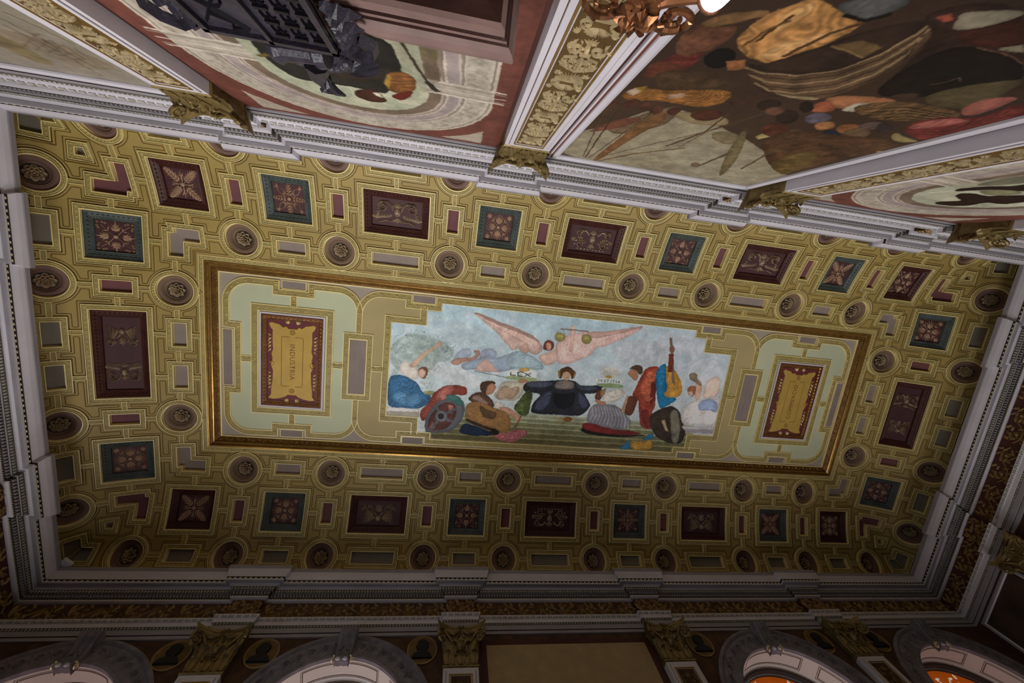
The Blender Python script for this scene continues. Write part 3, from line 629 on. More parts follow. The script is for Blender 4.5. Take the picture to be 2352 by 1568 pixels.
PAINT_NICHE=[
('p','5a4a3a',[-3643,4203,-3531,4133,-3452,4155,-3486,4895,-3651,4968],0.2,None,0.5),
('p','6c6240',[-3674,4241,-3480,4165,-3523,4437,-3636,4423],0.25,None,0.6),
('p','23211f',[-5327,4057,-5346,4399,-5341,4617,-5385,4911,-5383,5129,-5342,5354,-5216,5570,-4938,5539,-4620,5496,-4334,5518,-4180,5538,-4063,5148,-3903,4821,-3905,4532,-3922,4207,-4300,4131,-4525,3745],0.2,None,1.0),
('p','2e2620',[-4726,4928,-4310,4696,-4106,4772,-4084,5080,-4460,5322,-4782,5304],0.2,None,1.0),
('p','5a4a22',[-5459,5069,-5314,4974,-5303,5048,-5437,5118],0.2,None,1.0),
('p','7c7c5c',[-5361,4404,-5341,4617,-5270,4394],0.1,None,1.0),
('p','6d4422',[-4168,5234,-4068,4898,-3882,4785,-3774,4946,-3802,5235,-3975,5466,-4156,5403],0.3,(0.25,60,12),1.0),
('p','94702e',[-4168,5234,-4074,4929,-4036,4985,-4136,5385],0.2,None,1.0),
('p','5c1f18',[-4169,5579,-3960,5358,-3829,5298,-3912,5529,-4059,5679],0.2,None,1.0),
('p','3c1f18',[-4600,5603,-4333,5431,-4243,5612,-4217,5803,-4454,5926,-4611,5806],0.25,None,1.0),
('p','a9a48c',[-4377,5560,-4281,5517,-4256,5665,-4179,5583,-4161,5529,-4264,5707,-4354,5618],0.1,None,1.0),
('s','3a342a',9,[-3828,4196,-3739,4588,-3598,5143],1.0),
('s','302a22',16,[-3651,4968,-3549,5163],1.0)]
PAINT_NICHE_FAR=[
('p','241410',[4665,6096,4557,5940,4673,5761,4679,5699,4327,5565,4192,5398,4343,5305,4608,5344,4654,5202,4831,4987,5247,5223,5249,5563,4967,5570,5088,5864,4987,6042],0.2,None,1.0),
('p','221612',[4000,5342,3923,5194,4038,4933,4207,4828,4161,4606,4566,4836,4528,4956,4229,5052,4138,5219,4073,5367],0.2,None,1.0),
('p','746f50',[4233,5222,4200,5077,4463,4928,4686,4986,4644,5309],0.15,None,1.0),
('p','4a4232',[3864,5041,3730,4641,3749,4373,4135,4592,4074,4902],0.15,None,0.6)]
PAINT_RIGGING=[
('p','7d6a52',[-8368,5482,-8339,5661,-8044,5685,-7862,5855,-7720,6035,-7687,6313,-8038,6523,-8309,6541,-8438,6324,-8519,6085,-8776,5891],0.2,None,0.55),
('s','5c4636',5,[-8242,5669,-8290,5996],0.6),
('s','5c4636',5,[-8166,5690,-8225,6033],0.6),
('s','5c4636',5,[-8089,5711,-8159,6070],0.6),
('s','5c4636',5,[-8012,5733,-8092,6108],0.6),
('s','5c4636',5,[-7933,5755,-8023,6146],0.6),
('s','5c4636',5,[-7852,5777,-7953,6186],0.6),
('s','5c4636',5,[-7771,5800,-7881,6226],0.6),
('s','5c4636',5,[-7905,5565,-8519,6085],0.6),
('s','5c4636',5,[-7910,5703,-8432,6130],0.6),
('s','5c4636',5,[-7915,5850,-8344,6175],0.6),
('s','5c4636',5,[-7920,6007,-8254,6222],0.6),
('s','5c4636',5,[-7926,6175,-8161,6270],0.6),
('s','5a4634',6,[-7839,5139,-7751,5359,-7689,5714],0.8),
('s','5a4634',6,[-8032,5341,-8006,5764,-8013,6268],0.8),
('s','5a4634',6,[-8181,5496,-8131,6064,-8190,6719],0.8),
('p','75602f',[-8598,5713,-8507,5836,-8525,6220,-8622,6639,-8889,6625,-8880,6226,-9005,6121],0.25,None,0.55)]

# ------------------------------------------------------------------ cove surface (profile: outward distance d, height z)
PK = [(0, .9895), (.05, .981), (.10, .9705), (.14, .9605), (.175, .950), (.21, .937), (.235, .9255), (.2525, .915), (.267, .902), (.279, .886), (.288, .866), (.293, .845), (.295, .82)]
AX, AY = .8505, .2                    # half size of the flat centre
def _profile(n=240):
    K = np.array(PK); t = np.r_[0, np.cumsum(np.hypot(*np.diff(K, axis=0).T))]; m = np.gradient(K, t, axis=0); out = []
    for x in np.linspace(0, t[-1], n):
        i = min(np.searchsorted(t, x, side='right') - 1, len(t) - 2); h = t[i + 1] - t[i]; s = (x - t[i]) / h
        out.append((2*s**3 - 3*s**2 + 1) * K[i] + (s**3 - 2*s**2 + s) * h * m[i] + (-2*s**3 + 3*s**2) * K[i + 1] + (s**3 - s**2) * h * m[i + 1])
    return np.array(out)
PR = _profile(); PV = np.r_[0, np.cumsum(np.hypot(*np.diff(PR, axis=0).T))]
PT = np.gradient(PR, PV, axis=0)
def cove(v):
    return (float(np.interp(v, PV, PR[:, 0])), float(np.interp(v, PV, PR[:, 1])), float(np.interp(v, PV, PT[:, 0])), float(np.interp(v, PV, PT[:, 1])))
_cc = {}
def covec(v):
    k = round(v, 5)
    if k not in _cc: _cc[k] = cove(v)
    return _cc[k]
def CM(u, v, n):                      # strip frame: u along the wall, outward is -y
    d, z, td, tz = covec(v); return (S * u, -S * (d + n * tz), Z0 + S * (z - n * td))
def KM(s, t, n):                      # corner chart: s outward in x, t outward in y
    ds, zs, ts, qs = covec(s); dt, zt, tt, qt = covec(t)
    if abs(s - t) < 1e-6: return (-S * (ds + n * qs), -S * (dt + n * qt), Z0 + S * (zs - n * ts))
    if s > t: return (-S * (ds + n * qs), -S * dt, Z0 + S * (zs - n * ts))
    return (-S * ds, -S * (dt + n * qt), Z0 + S * (zt - n * tt))

SIDES = {'T': (0, AY, AX), 'B': (math.pi, AY, AX), 'L': (-math.pi / 2, AX, AY), 'R': (math.pi / 2, AX, AY)}
def side_loc(side, u):
    a, off, _ = SIDES[side]; c, s = math.cos(a), math.sin(a)
    return (S * (c * u + s * off), S * (s * u - c * off), 0.0), a

ceiling = G()
def flat(x, y, n): return (S * x, S * y, Z0 + S * (1 - n))
fill(ceiling, flat, [(-.87, -.22), (.87, -.22), (.87, .22), (-.87, .22)], 0, 'lilac', .2)
ceiling = tag(ceiling.build('ceiling'), 'coved and coffered gilded ceiling around a long flat painted centre', kind='structure')

# ---- coffer kinds ---------------------------------------------------------------
BAND = [(-.0018, .0001, 'gold_field'), (-.0016, -.0035, 'field_line'), (-.0002, -.0035, 'fillet'), (.0003, .0030, 'fillet'), (.0015, .0030, 'stucco'), (.0020, .0012, 'stucco'), (.0088, .0012, 'stucco'), (.0093, .0028, 'fillet'), (.0108, .0028, 'fillet')]  # outer groove with dark floor added to stand in for the band's shadow line
OUT = ((-.00075, .00005), (-.0005, .0005), (.0005, .0005), (.00075, .00005))
def line_on(g, M, pts):
    """thin inset line of the field along pts"""
    for a, b in zip(pts, pts[1:]):
        L = math.hypot(b[0] - a[0], b[1] - a[1])
        if L < 1e-7: continue
        nx, ny = -(b[1] - a[1]) / L, (b[0] - a[0]) / L; ex, ey = (b[0] - a[0]) / L * .0005, (b[1] - a[1]) / L * .0005
        k = max(1, int(L / .03)) if abs(b[1] - a[1]) > 1e-6 else 1
        g.grid([[M(a[0] + (b[0] - a[0]) * i / k + nx * o + ex * (2 * i / k - 1), a[1] + (b[1] - a[1]) * i / k + ny * o + ey * (2 * i / k - 1), h) for i in range(k + 1)] for o, h in OUT], 'field_line')
def shallow(M, poly, pm, chart=False, dep=.0065, step=.02, us=(0,), vs=None):
    g = G(); rings(g, M, poly, BAND + [(.0114, -dep, 'fillet'), (.0126, -dep, pm)], step)
    studs(g, M, poly, .0055, .0105, .0017, .0040, .0018, .0012, 'stucco_leaf')
    p = G(); fill(p, M, offset_poly(poly, .0120), -dep + .0001, pm, step, chart)
    return g, p
def deep(M, poly, fm, w=.0135, dep=.011, step=.02, us=(0,), vs=.1785):
    g = G(); rings(g, M, poly, BAND + [(.0114, -.001, 'fillet'), (.0122, -.0015, fm)], step)
    studs(g, M, poly, .0055, .0105, .0017, .0040, .0018, .0012, 'stucco_leaf')
    f = G(); rings(f, M, poly, [(.0118, -.0014, fm), (.0130, -.0010, fm), (.0145, -.0025, fm), (.0145 + w * .55, -.0065, fm), (.0145 + w * .62, -.0058, fm), (.0145 + w * .8, -.0075, fm), (.0145 + w * .9, -.0068, fm), (.0145 + w, -dep, fm)], step)
    studs(f, M, poly, .0145 + w * .28, .0080, .0022, .0034, .0024, -.0044, fm)
    p = G(); fill(p, M, offset_poly(poly, .0145 + w - .0008), -dep + .0002, 'coffer_ground', step)
    return g, f, p
def at(M, u, v, n0, sc=1.0, rot=0.0):
    c, s = math.cos(rot), math.sin(rot)
    return lambda x, y, n: M(u + sc * (c * x - s * y), v + sc * (s * x + c * y), n0 + sc * n)
def rosette(M, v, r):
    ro, ri = r, r - .0100; n = 40; ang = [2 * math.pi * k / n for k in range(n)]
    circ = lambda rad, h: [M(rad * math.cos(a), v + rad * math.sin(a), h) for a in ang]
    g = G()
    g.grid([circ(a, h) for a, h in ((ro + .0018, .0001), (ro + .0016, -.0035), (ro + .0002, -.0035), (ro - .0003, .0030), (ro - .0015, .0030), (ro - .002, .0012), (ri + .002, .0012), (ri + .0015, .0028), (ri + .0002, .0028), (ri, -.0035), (ri - .001, -.0035))],
           ['gold_field', 'field_line', 'fillet', 'fillet', 'stucco', 'stucco', 'stucco', 'fillet', 'fillet', 'fillet'], True)  # same dark-floored groove standing in for shadow round the ring
    pc = [((ro + ri) / 2 * math.cos(a), v + (ro + ri) / 2 * math.sin(a)) for a in ang]
    studs(g, M, pc, 0, .0105, .0017, .0038, .0018, .0012, 'stucco_leaf')
    d = G(); dm = 'dish' if v < .2 else 'dish_rose'
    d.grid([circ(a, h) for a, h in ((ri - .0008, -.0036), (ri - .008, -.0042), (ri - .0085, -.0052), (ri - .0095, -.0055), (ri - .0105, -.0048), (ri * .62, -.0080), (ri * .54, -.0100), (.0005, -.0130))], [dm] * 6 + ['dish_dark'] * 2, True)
    fl = G(); r0 = r * .37
    for ring_, (cnt, L, w, h, b) in enumerate(((8, r0, r0 * .30, .0055, -.0125), (8, r0 * .70, r0 * .24, .0060, -.0100), (5, r0 * .38, r0 * .18, .0045, -.0070))):
        for k in range(cnt):
            a = 2 * math.pi * (k + .5 * ring_) / cnt
            Mf = lambda x, y, z, a=a: M(x * math.cos(a) - y * math.sin(a), v + x * math.sin(a) + y * math.cos(a), z)
            rows = []
            for t, ww, hh in ((.10, .30, -.2), (.40, .70, .45), (.72, 1.0, 1.0), (.92, .85, .95), (1.0, .25, .55)):
                rows.append([Mf(L * t - (.10 * L if abs(q) == 1 else 0), q * w * ww, b + h * (hh - .45 * (1 - abs(q)))) for q in (-1, -.5, 0, .5, 1)])
            fl.grid(rows, 'flower')
    r_dome(fl, at(M, 0, v, -.0060), 0, 0, .0024, .0024, .0035, 'flower', 7)
    return g, d, fl
def rect(hw, v0, v1): return [(-hw, v0), (hw, v0), (hw, v1), (-hw, v1)]

def foliage(M, v, kind, R=.0305):
    g = G(); m = at(M, 0, v, -.0105); mt = 'coffer_leaf'
    P = lambda r, a: (R * r * math.cos(a), R * r * math.sin(a))
    if kind == 0:                                          # four broad diagonal acanthus leaves
        for k in range(4):
            b = math.pi / 4 + k * math.pi / 2
            r_frond(g, m, *P(.12, b), b, R * 1.22, R * .36, .003, mt, 6)
            r_leaf(g, m, *P(.1, b + .785), b + .785, R * .78, R * .07, .002, mt, 1)
            for q in (-1, 1): r_leaf(g, m, *P(.45, b + .785), b + .785 + q * .5, R * .36, R * .06, .002, mt, 1)
    elif kind == 1:                                        # cross of acanthus with sprigs of small flowers
        for k in range(4):
            a = k * math.pi / 2; b = a + math.pi / 4
            for q in (-.75, -.38, 0, .38, .75): r_leaf(g, m, *P(.38 + .12 * (q == 0), a), a + q, R * (.52 - .18 * abs(q)), R * .14, .003, mt, 1)
            r_tube(g, m, [P(.15, b), P(.6, b + .08), P(1.05, b)], R * .022, .0012, mt)
            for t, q in ((1.12, -.16), (1.12, .16), (1.26, 0), (1.0, -.24), (1.0, .24)):
                for j in range(4): r_dome(g, m, R * t * math.cos(b + q) + R * .05 * math.cos(j * 1.57), R * t * math.sin(b + q) + R * .05 * math.sin(j * 1.57), R * .042, R * .042, .0015, mt, 4)
            for q in (-.55, .55): r_leaf(g, m, *P(.55, b), b + q * 1.7, R * .30, R * .06, .0016, mt, 1)
    elif kind == 2:                                        # cross of leaves with curling tendrils
        for k in range(4):
            a = k * math.pi / 2; b = a + math.pi / 4
            r_frond(g, m, *P(.1, a), a, R * .98, R * .28, .003, mt, 5)
            for q in (-1, 1): r_tube(g, m, [P(t, b + q * .30 * math.sin(t * 3)) for t in (.2, .4, .6, .8, 1.0, 1.18)], R * .024, .0012, mt)
            for q in (-.5, 0, .5): r_leaf(g, m, *P(.98, b), b + q, R * .34, R * .06, .002, mt, 1)
            for q in (-.4, .4): r_leaf(g, m, *P(.35, b), b + q, R * .36, R * .06, .002, mt, 1)
    else:                                                  # lily cross with blossoms on the diagonals
        for k in range(4):
            a = k * math.pi / 2; b = a + math.pi / 4
            for q in (-.55, -.27, 0, .27, .55): r_leaf(g, m, *P(.22, a), a + q, R * (.74 - .2 * abs(q)), R * .125, .0028, mt, 1)
            r_tube(g, m, [P(.12, b), P(1.0, b)], R * .026, .0012, mt)
            for q in (-1, 1): r_leaf(g, m, *P(.55, b), b + q * .6, R * .40, R * .07, .002, mt, 1)
            for j in range(6): r_leaf(g, m, *P(1.06, b), b + j * 2 * math.pi / 6, R * .24, R * .085, .0018, mt, 1)
    r_dome(g, m, 0, 0, R * .15, R * .15, .0035, mt, 7)
    return g
def grotesque(M, v, kind, a=1.0, rot=0.0):
    """carved relief of a large coffer, about .10 wide and .055 high"""
    g = G(); m = at(M, 0, v, -.0105, a, rot); mt = 'coffer_bronze'
    for q in (-1, 1):
        mq = lambda x, y, n, q=q: m(q * x, y, n)
        if kind == 0:                                      # horned mask between scrolls
            r_tube(g, mq, [(.008, .004), (.012, .016), (.022, .023), (.032, .022)] + spiral(.032, .012, .011, .003, math.pi / 2, -1.4), [.0022] * 4 + [.0024 - .00007 * i for i in range(23)], .0045, mt)
            for j in range(6): r_leaf(g, mq, .012 + .006 * j, -.004 - .002 * j, -.5 + .16 * j, .017, .0045, .003, mt, 2)
            for j in range(5): r_leaf(g, mq, .040 - .002 * j, -.002 + .004 * j, -.9 + .5 * j, .010, .003, .003, mt, 2)
            r_tube(g, mq, [(.004, -.012), (.012, -.018), (.024, -.017), (.040, -.022)], .0018, .003, mt)
        elif kind == 1:                                    # cherub mask with fruit garlands and shells
            for j in range(11): r_dome(g, mq, .012 + .003 * j, .012 - .0028 * j + .02 * math.sin(j * .3), .0027, .0027, .003, mt, 6)
            r_tube(g, mq, spiral(.030, -.012, .010, .002, .6, 1.5), .0018, .004, mt)
            r_tube(g, mq, spiral(.034, .014, .009, .002, 2.5, -1.4), .0018, .004, mt)
            for j in range(7): r_leaf(g, mq, .014 + .005 * j, -.006 + .003 * (j % 3), -.4 + .5 * (j % 4), .011, .0035, .003, mt, 2)
            for j in range(4): r_dome(g, mq, .006 + .009 * j, -.023, .003, .0025, .003, mt, 6)
        else:                                              # winged half figure over scrolls
            for j in range(8): r_leaf(g, mq, .008 + .0015 * j, .012 - .0022 * j, .42 - .09 * j, .036 - .0030 * j, .0032, .0035, mt, 3)
            r_tube(g, mq, [(.004, .006), (.012, -.002), (.018, -.008), (.012, -.014)], .0022, .004, mt)
            r_tube(g, mq, spiral(.030, -.017, .009, .002, 2.2, -1.5), .0018, .004, mt)
            for j in range(5): r_leaf(g, mq, .020 + .004 * j, -.012, -1.6 + .55 * j, .010, .003, .003, mt, 2)
    r_dome(g, m, 0, .012 if kind == 2 else .002, .0075, .010 if kind < 2 else .0075, .007, mt, 10)
    r_dome(g, m, 0, -.004 if kind < 2 else .010, .0022, .0045, .0095, mt, 6)
    for q in (-1, 1): r_dome(g, m, q * .0035, .004 if kind < 2 else .014, .0018, .0014, .0085, mt, 5)
    for j in range(5): r_leaf(g, m, 0, .012 if kind < 2 else -.004, math.pi / 2 + (j - 2) * .5 if kind < 2 else -math.pi / 2 + (j - 2) * .5, .013, .004, .004, mt, 2)
    for j in range(3): r_leaf(g, m, 0, -.010, -math.pi / 2 + (j - 1) * .7, .014, .004, .0035, mt, 2)
    return g

def kit(name, gs, names): return (name, gs[0].mesh(name), [(n, x.mesh(n)) for n, x in zip(names, gs[1:])])
def place(k, loc, rz, parent=ceiling, extra=()):
    o = put(k[0], k[1], parent, loc, rz)
    for n, me in list(k[2]) + list(extra): put(n, me, o)
    return o
VI, VM, VO = (.050, .0985), (.1205, .2365), (.2565, .3055)
K_long = kit('rectangular_coffer', shallow(CM, rect(.0635, *VI), 'panel_grey', vs=.077), ['panel'])
K_small = kit('rectangular_coffer', shallow(CM, rect(.0405, *VI), 'panel_grey', vs=.077), ['panel'])
K_tall = kit('rectangular_coffer', shallow(CM, rect(.0235, .1425, .2160), 'panel_maroon', vs=.1785), ['panel'])
K_olong = kit('rectangular_coffer', shallow(CM, rect(.0625, *VO), 'panel_slate', step=.012, vs=.281), ['panel'])
K_osmall = kit('rectangular_coffer', shallow(CM, rect(.0400, *VO), 'panel_slate', step=.012, vs=.281), ['panel'])
K_side = kit('rectangular_coffer', shallow(CM, rect(.0380, *VI), 'panel_grey', vs=.077), ['panel'])
K_oside = kit('rectangular_coffer', shallow(CM, rect(.0368, *VO), 'panel_slate', step=.012, vs=.281), ['panel'])
K_blue = kit('square_coffer', deep(CM, rect(.0592, *VM), 'coffer_blue'), ['moulding', 'panel'])
K_red = kit('square_coffer', deep(CM, rect(.0600, *VM), 'coffer_red'), ['moulding', 'panel'])
K_large = kit('large_coffer', deep(CM, rect(.0825, *VM), 'coffer_red'), ['moulding', 'panel'])
K_wide = kit('large_coffer', deep(CM, rect(.1100, *VM), 'coffer_red', us=(-.05, .05)), ['moulding', 'panel'])
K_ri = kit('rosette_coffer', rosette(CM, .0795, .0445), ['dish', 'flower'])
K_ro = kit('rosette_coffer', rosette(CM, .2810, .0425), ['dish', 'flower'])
FOL = [foliage(CM, .1785, k).mesh('foliage') for k in range(4)]
GRO = [grotesque(CM, .1785, k).mesh('carved_relief') for k in range(3)]
_gs = grotesque(CM, .1785, 1, .78, 0); 
def side_relief():
    g = G()
    for q in (-1, 1):
        h = grotesque(lambda x, y, n, q=q: CM(q * (.040 + (y - .1785) * .9), .1785 + x * .62, n), .1785, 2 if q > 0 else 0)
        off = len(g.v); g.v += h.v; g.f += [tuple(i + off for i in f) for f in h.f]; g.m += [g.mi('coffer_bronze')] * len(h.f)
    return g.mesh('carved_relief')
GSIDE = side_relief()
SHAPES = {'T': [], 'L': []}                            # what the inset lines of the field keep clear of
HOLES = {'T': [], 'B': [], 'L': [], 'R': []}
def hole_rect(side, u, poly):
    if side in SHAPES: SHAPES[side].append(('r', poly[0][0] + u, poly[2][0] + u, poly[0][1], poly[2][1]))
    HOLES[side].append([(x + u, y) for x, y in offset_poly(poly, -.0016)])
def hole_circ(side, u, v, r):
    if side in SHAPES: SHAPES[side].append(('c', u, v, r - .0017, 0))
    HOLES[side].append([(u + r * math.cos(2 * math.pi * k / 40), v + r * math.sin(2 * math.pi * k / 40)) for k in range(40)])
def put_coffer(side, k, u, poly, extra=()):
    loc, a = side_loc(side, u); hole_rect(side, u, poly); return place(k, loc, a, ceiling, extra)
def put_ros(side, k, u, v, r):
    loc, a = side_loc(side, u); hole_circ(side, u, v, r + .0017); return place(k, loc, a)
RU = (.1255, .335, .585, .7915)
for side in 'TB':
    gi = 0
    for i, u in enumerate((-.4595, 0, .4595)):
        put_coffer(side, K_large, u, rect(.0825, *VM), [('carved_relief', GRO[(0, 1, 0)[i] if side == 'T' else (2, 1, 2)[i]])])
        put_coffer(side, K_long, u, rect(.0635, *VI)); put_coffer(side, K_olong, u, rect(.0625, *VO))
    for i, u in enumerate((-.688, -.230, .230, .688)):
        put_coffer(side, K_blue, u, rect(.0592, *VM), [('foliage', FOL[(2, 3, 1, 0)[i] if side == 'T' else (0, 2, 1, 3)[i]])])
        put_coffer(side, K_small, u, rect(.0405, *VI)); put_coffer(side, K_osmall, u, rect(.0400, *VO))
    for i, u in enumerate((-.8965, .8965)):
        put_coffer(side, K_red, u, rect(.0600, *VM), [('foliage', FOL[(0, 1)[i] if side == 'T' else (3, 0)[i]])])
        put_coffer(side, K_osmall, u, rect(.0400, *VO))
    for q in (-1, 1):
        for u in RU:
            put_coffer(side, K_tall, q * u, rect(.0235, .1425, .2160))
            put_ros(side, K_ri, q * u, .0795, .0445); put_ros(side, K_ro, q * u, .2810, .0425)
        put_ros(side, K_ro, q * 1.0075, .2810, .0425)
for side in 'LR':
    put_coffer(side, K_wide, 0, rect(.1100, *VM), [('carved_relief', GSIDE)])
    for q in (-1, 1):
        put_coffer(side, K_side, q * .0500, rect(.0380, *VI)); put_coffer(side, K_oside, q * .0457, rect(.0368, *VO))
        put_coffer(side, K_blue, q * .2535, rect(.0592, *VM), [('foliage', FOL[1 if q > 0 else 3])]); put_coffer(side, K_osmall, q * .2535, rect(.0400, *VO))
        put_coffer(side, K_tall, q * .1502, rect(.0235, .1425, .2160))
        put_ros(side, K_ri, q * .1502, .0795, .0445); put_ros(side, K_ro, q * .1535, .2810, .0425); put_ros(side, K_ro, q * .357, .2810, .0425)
# corner coffers
P_in = [(.050, .015), (.0985, .015), (.0985, .088), (.088, .088), (.088, .0985), (.015, .0985), (.015, .050), (.050, .050)]
P_mid = [(.1415, .131), (.2165, .131), (.2165, .180), (.180, .180), (.180, .2165), (.131, .2165), (.131, .1415), (.1415, .1415)]
P_kite = [(.199, .199), (.2365, .199), (.2365, .2365), (.199, .2365)]
P_out = [(.2565, .227), (.3055, .227), (.3055, .3055), (.227, .3055), (.227, .2565), (.2565, .2565)]
CORN = [(P_in, 'angle_coffer', 'panel_grey'), (P_mid, 'angle_coffer', 'panel_maroon'), (P_kite, 'kite_coffer', 'panel_slate'), (P_out, 'angle_coffer', 'panel_slate')]
for poly, nm, pm in CORN:
    k = kit(nm, shallow(KM, poly, pm, True, step=.016), ['panel'])
    for sx, sy, a in ((-1, -1, 0), (1, -1, math.pi / 2), (1, 1, math.pi), (-1, 1, -math.pi / 2)):
        place(k, (sx * S * AX, sy * S * AY, 0), a)
def corner_hole(poly):                                   # the half of a corner coffer that lies on the strip v = s
    q = offset_poly(poly, -.0016); out = []
    for i in range(len(q)):
        a, b = q[i], q[(i + 1) % len(q)]; fa, fb = a[0] - a[1], b[0] - b[1]
        if fa >= -1e-9: out.append(a)
        if fa * fb < -1e-14: t = fa / (fa - fb); out.append((a[0] + (b[0] - a[0]) * t, a[1] + (b[1] - a[1]) * t))
    return out
# ---- gold field of the four coves, with the coffers cut out of it --------------------------
def cove_field(side):
    ln = SIDES[side][2]; holes = list(HOLES[side])
    for poly, _, _ in CORN:
        h = corner_hole(poly)
        for q in (-1, 1): holes.append([(q * (ln + covec(t)[0]), s) for s, t in h])
    vs = [.0355 + (.362 - .0355) * i / 34 for i in range(35)]
    pts, edges = [], []
    def loop(p, close=True):
        b = len(pts); pts.extend(Vector((x * 100, y * 100)) for x, y in p)
        edges.extend((b + i, b + i + 1) for i in range(len(p) - 1))
        if close: edges.append((b + len(p) - 1, b))
    outer = [(-(ln + covec(v)[0]), v) for v in vs] + [(ln + covec(v)[0], v) for v in reversed(vs)]
    loop(outer)
    for h in holes: loop(split_edges(h, [max(1, int(math.hypot(b[0] - a[0], b[1] - a[1]) / .02 + .5)) for a, b in zip(h, h[1:] + h[:1])]))
    for v in vs[1:-1]: loop([(-(ln + covec(v)[0]), v), (ln + covec(v)[0], v)], False)
    V, _, F, *_r = delaunay_2d_cdt(pts, edges, [], 0, 1e-5)
    box = [(min(x for x, _ in h), max(x for x, _ in h), min(y for _, y in h), max(y for _, y in h), h) for h in holes]
    g = G(); keep = {}
    for f in F:
        cx = sum(V[i].x for i in f) / 300; cy = sum(V[i].y for i in f) / 300
        if abs(cx) > ln + covec(cy)[0] + 1e-5: continue
        if any(a < cx < b and c < cy < d and inside((cx, cy), h) for a, b, c, d, h in box): continue
        ids = []
        for i in f:
            if i not in keep: keep[i] = g.vert(CM(V[i].x / 100, V[i].y / 100, 0))
            ids.append(keep[i])
        g.face(ids, 'gold_field')
    loc, a = side_loc(side, 0)
    return g.build('cove_field', ceiling, loc, a)
for side in 'TBLR': cove_field(side)
# ---- straps that tie the coffers together ------------------------------------------------
_straps = {}
def strap(side, u, v0, v1, du=None):
    key = ('r', v0, v1) if du is None else ('t', v0, round(du, 4))
    if key not in _straps:
        g = G(); w = .0047
        prof = ((-w, 0, 'fillet'), (-w + .0003, .0031, 'fillet'), (-w + .0012, .0031, 'stucco'), (-w + .0017, .0014, 'stucco'), (w - .0017, .0014, 'stucco'), (w - .0012, .0031, 'fillet'), (w - .0003, .0031, 'fillet'), (w, 0, 'fillet'))
        if du is None:
            k = 4; g.grid([[CM(x, v0 + (v1 - v0) * i / k, n) for i in range(k + 1)] for x, n, _ in prof], [p[2] for p in prof[:-1]])
            ln = [(x, v) for x in (0,) for v in (v0 + .004, v1 - .004)]
        else:
            g.grid([[CM(x, v0 + y, n) for x in (0, du)] for y, n, _ in prof], [p[2] for p in prof[:-1]])
            ln = [(.004, v0), (du - .004, v0)]
        for x, y in ln:
            for j in range(4): r_dome(g, CM if False else (lambda a, b, n: CM(a, b, n + .0014)), x + .0015 * math.cos(j * math.pi / 2), y + .0015 * math.sin(j * math.pi / 2), .0012, .0012, .0011, 'stucco_leaf', 4)
        _straps[key] = g.mesh('strap')
    if side in SHAPES: SHAPES[side].append(('r', u - .0047, u + .0047, v0, v1) if du is None else ('r', u, u + du, v0 - .0047, v0 + .0047))
    loc, a = side_loc(side, u); put('strap', _straps[key], ceiling, loc, a)
for side in 'TB':
    for u, hw in ((0, .0635), (.4595, .0635), (.23, .0405), (.688, .0405)):
        for q in ((-1, 1) if u else (1,)):
            strap(side, q * u, .036, .0505); strap(side, q * u, .098, .121); strap(side, q * u, .236, .257)
    for u in RU:
        for q in (-1, 1):
            strap(side, q * u, .0315, .0355); strap(side, q * u, .1235, .143); strap(side, q * u, .2155, .239)
    for q in (-1, 1): strap(side, q * .8965, .098, .121); strap(side, q * .8965, .236, .257); strap(side, q * 1.0025, .216, .239)
    mid = sorted([(u, w) for u0, w in ((0, .0825), (.4595, .0825), (.23, .0592), (.688, .0592), (.8965, .06)) for u in {u0, -u0}] + [(q * u, .0235) for u in RU for q in (-1, 1)] + [(q * 1.002, .0245) for q in (-1, 1)])
    inn = sorted([(u, w) for u0, w in ((0, .0635), (.4595, .0635), (.23, .0405), (.688, .0405), (.9, .0347)) for u in {u0, -u0}] + [(q * u, .0443) for u in RU for q in (-1, 1)])
    out = sorted([(u, w) for u0, w in ((0, .0625), (.4595, .0625), (.23, .04), (.688, .04), (.8965, .04)) for u in {u0, -u0}] + [(q * u, .0423) for u in RU + (1.0075,) for q in (-1, 1)])
    for row, v in ((mid, .1785), (inn, .077), (out, .281)):
        for (a, wa), (b, wb) in zip(row, row[1:]): strap(side, a + wa - .0006, v, None, b - wb - a - wa + .0012)
for side in 'LR':
    for q in (-1, 1):
        for u in (.05,): strap(side, q * u, .036, .0505); strap(side, q * u, .098, .121); strap(side, q * u, .236, .257)
        strap(side, q * .1502, .0315, .0355); strap(side, q * .1502, .1235, .143); strap(side, q * .1515, .2155, .239)
        strap(side, q * .2535, .098, .121); strap(side, q * .2535, .236, .257); strap(side, q * .352, .216, .239)
    mid = sorted([(0, .11)] + [(q * u, w) for u, w in ((.2535, .0592), (.1502, .0235), (.3525, .0245)) for q in (-1, 1)])
    inn = sorted([(q * u, w) for u, w in ((.05, .038), (.1502, .0443), (.2495, .0345)) for q in (-1, 1)])
    out = sorted([(q * u, w) for u, w in ((.0457, .0368), (.1535, .0423), (.2535, .04), (.357, .0423)) for q in (-1, 1)])
    for row, v in ((mid, .1785), (inn, .077), (out, .281)):
        for (a, wa), (b, wb) in zip(row, row[1:]): strap(side, a + wa - .0006, v, None, b - wb - a - wa + .0012)

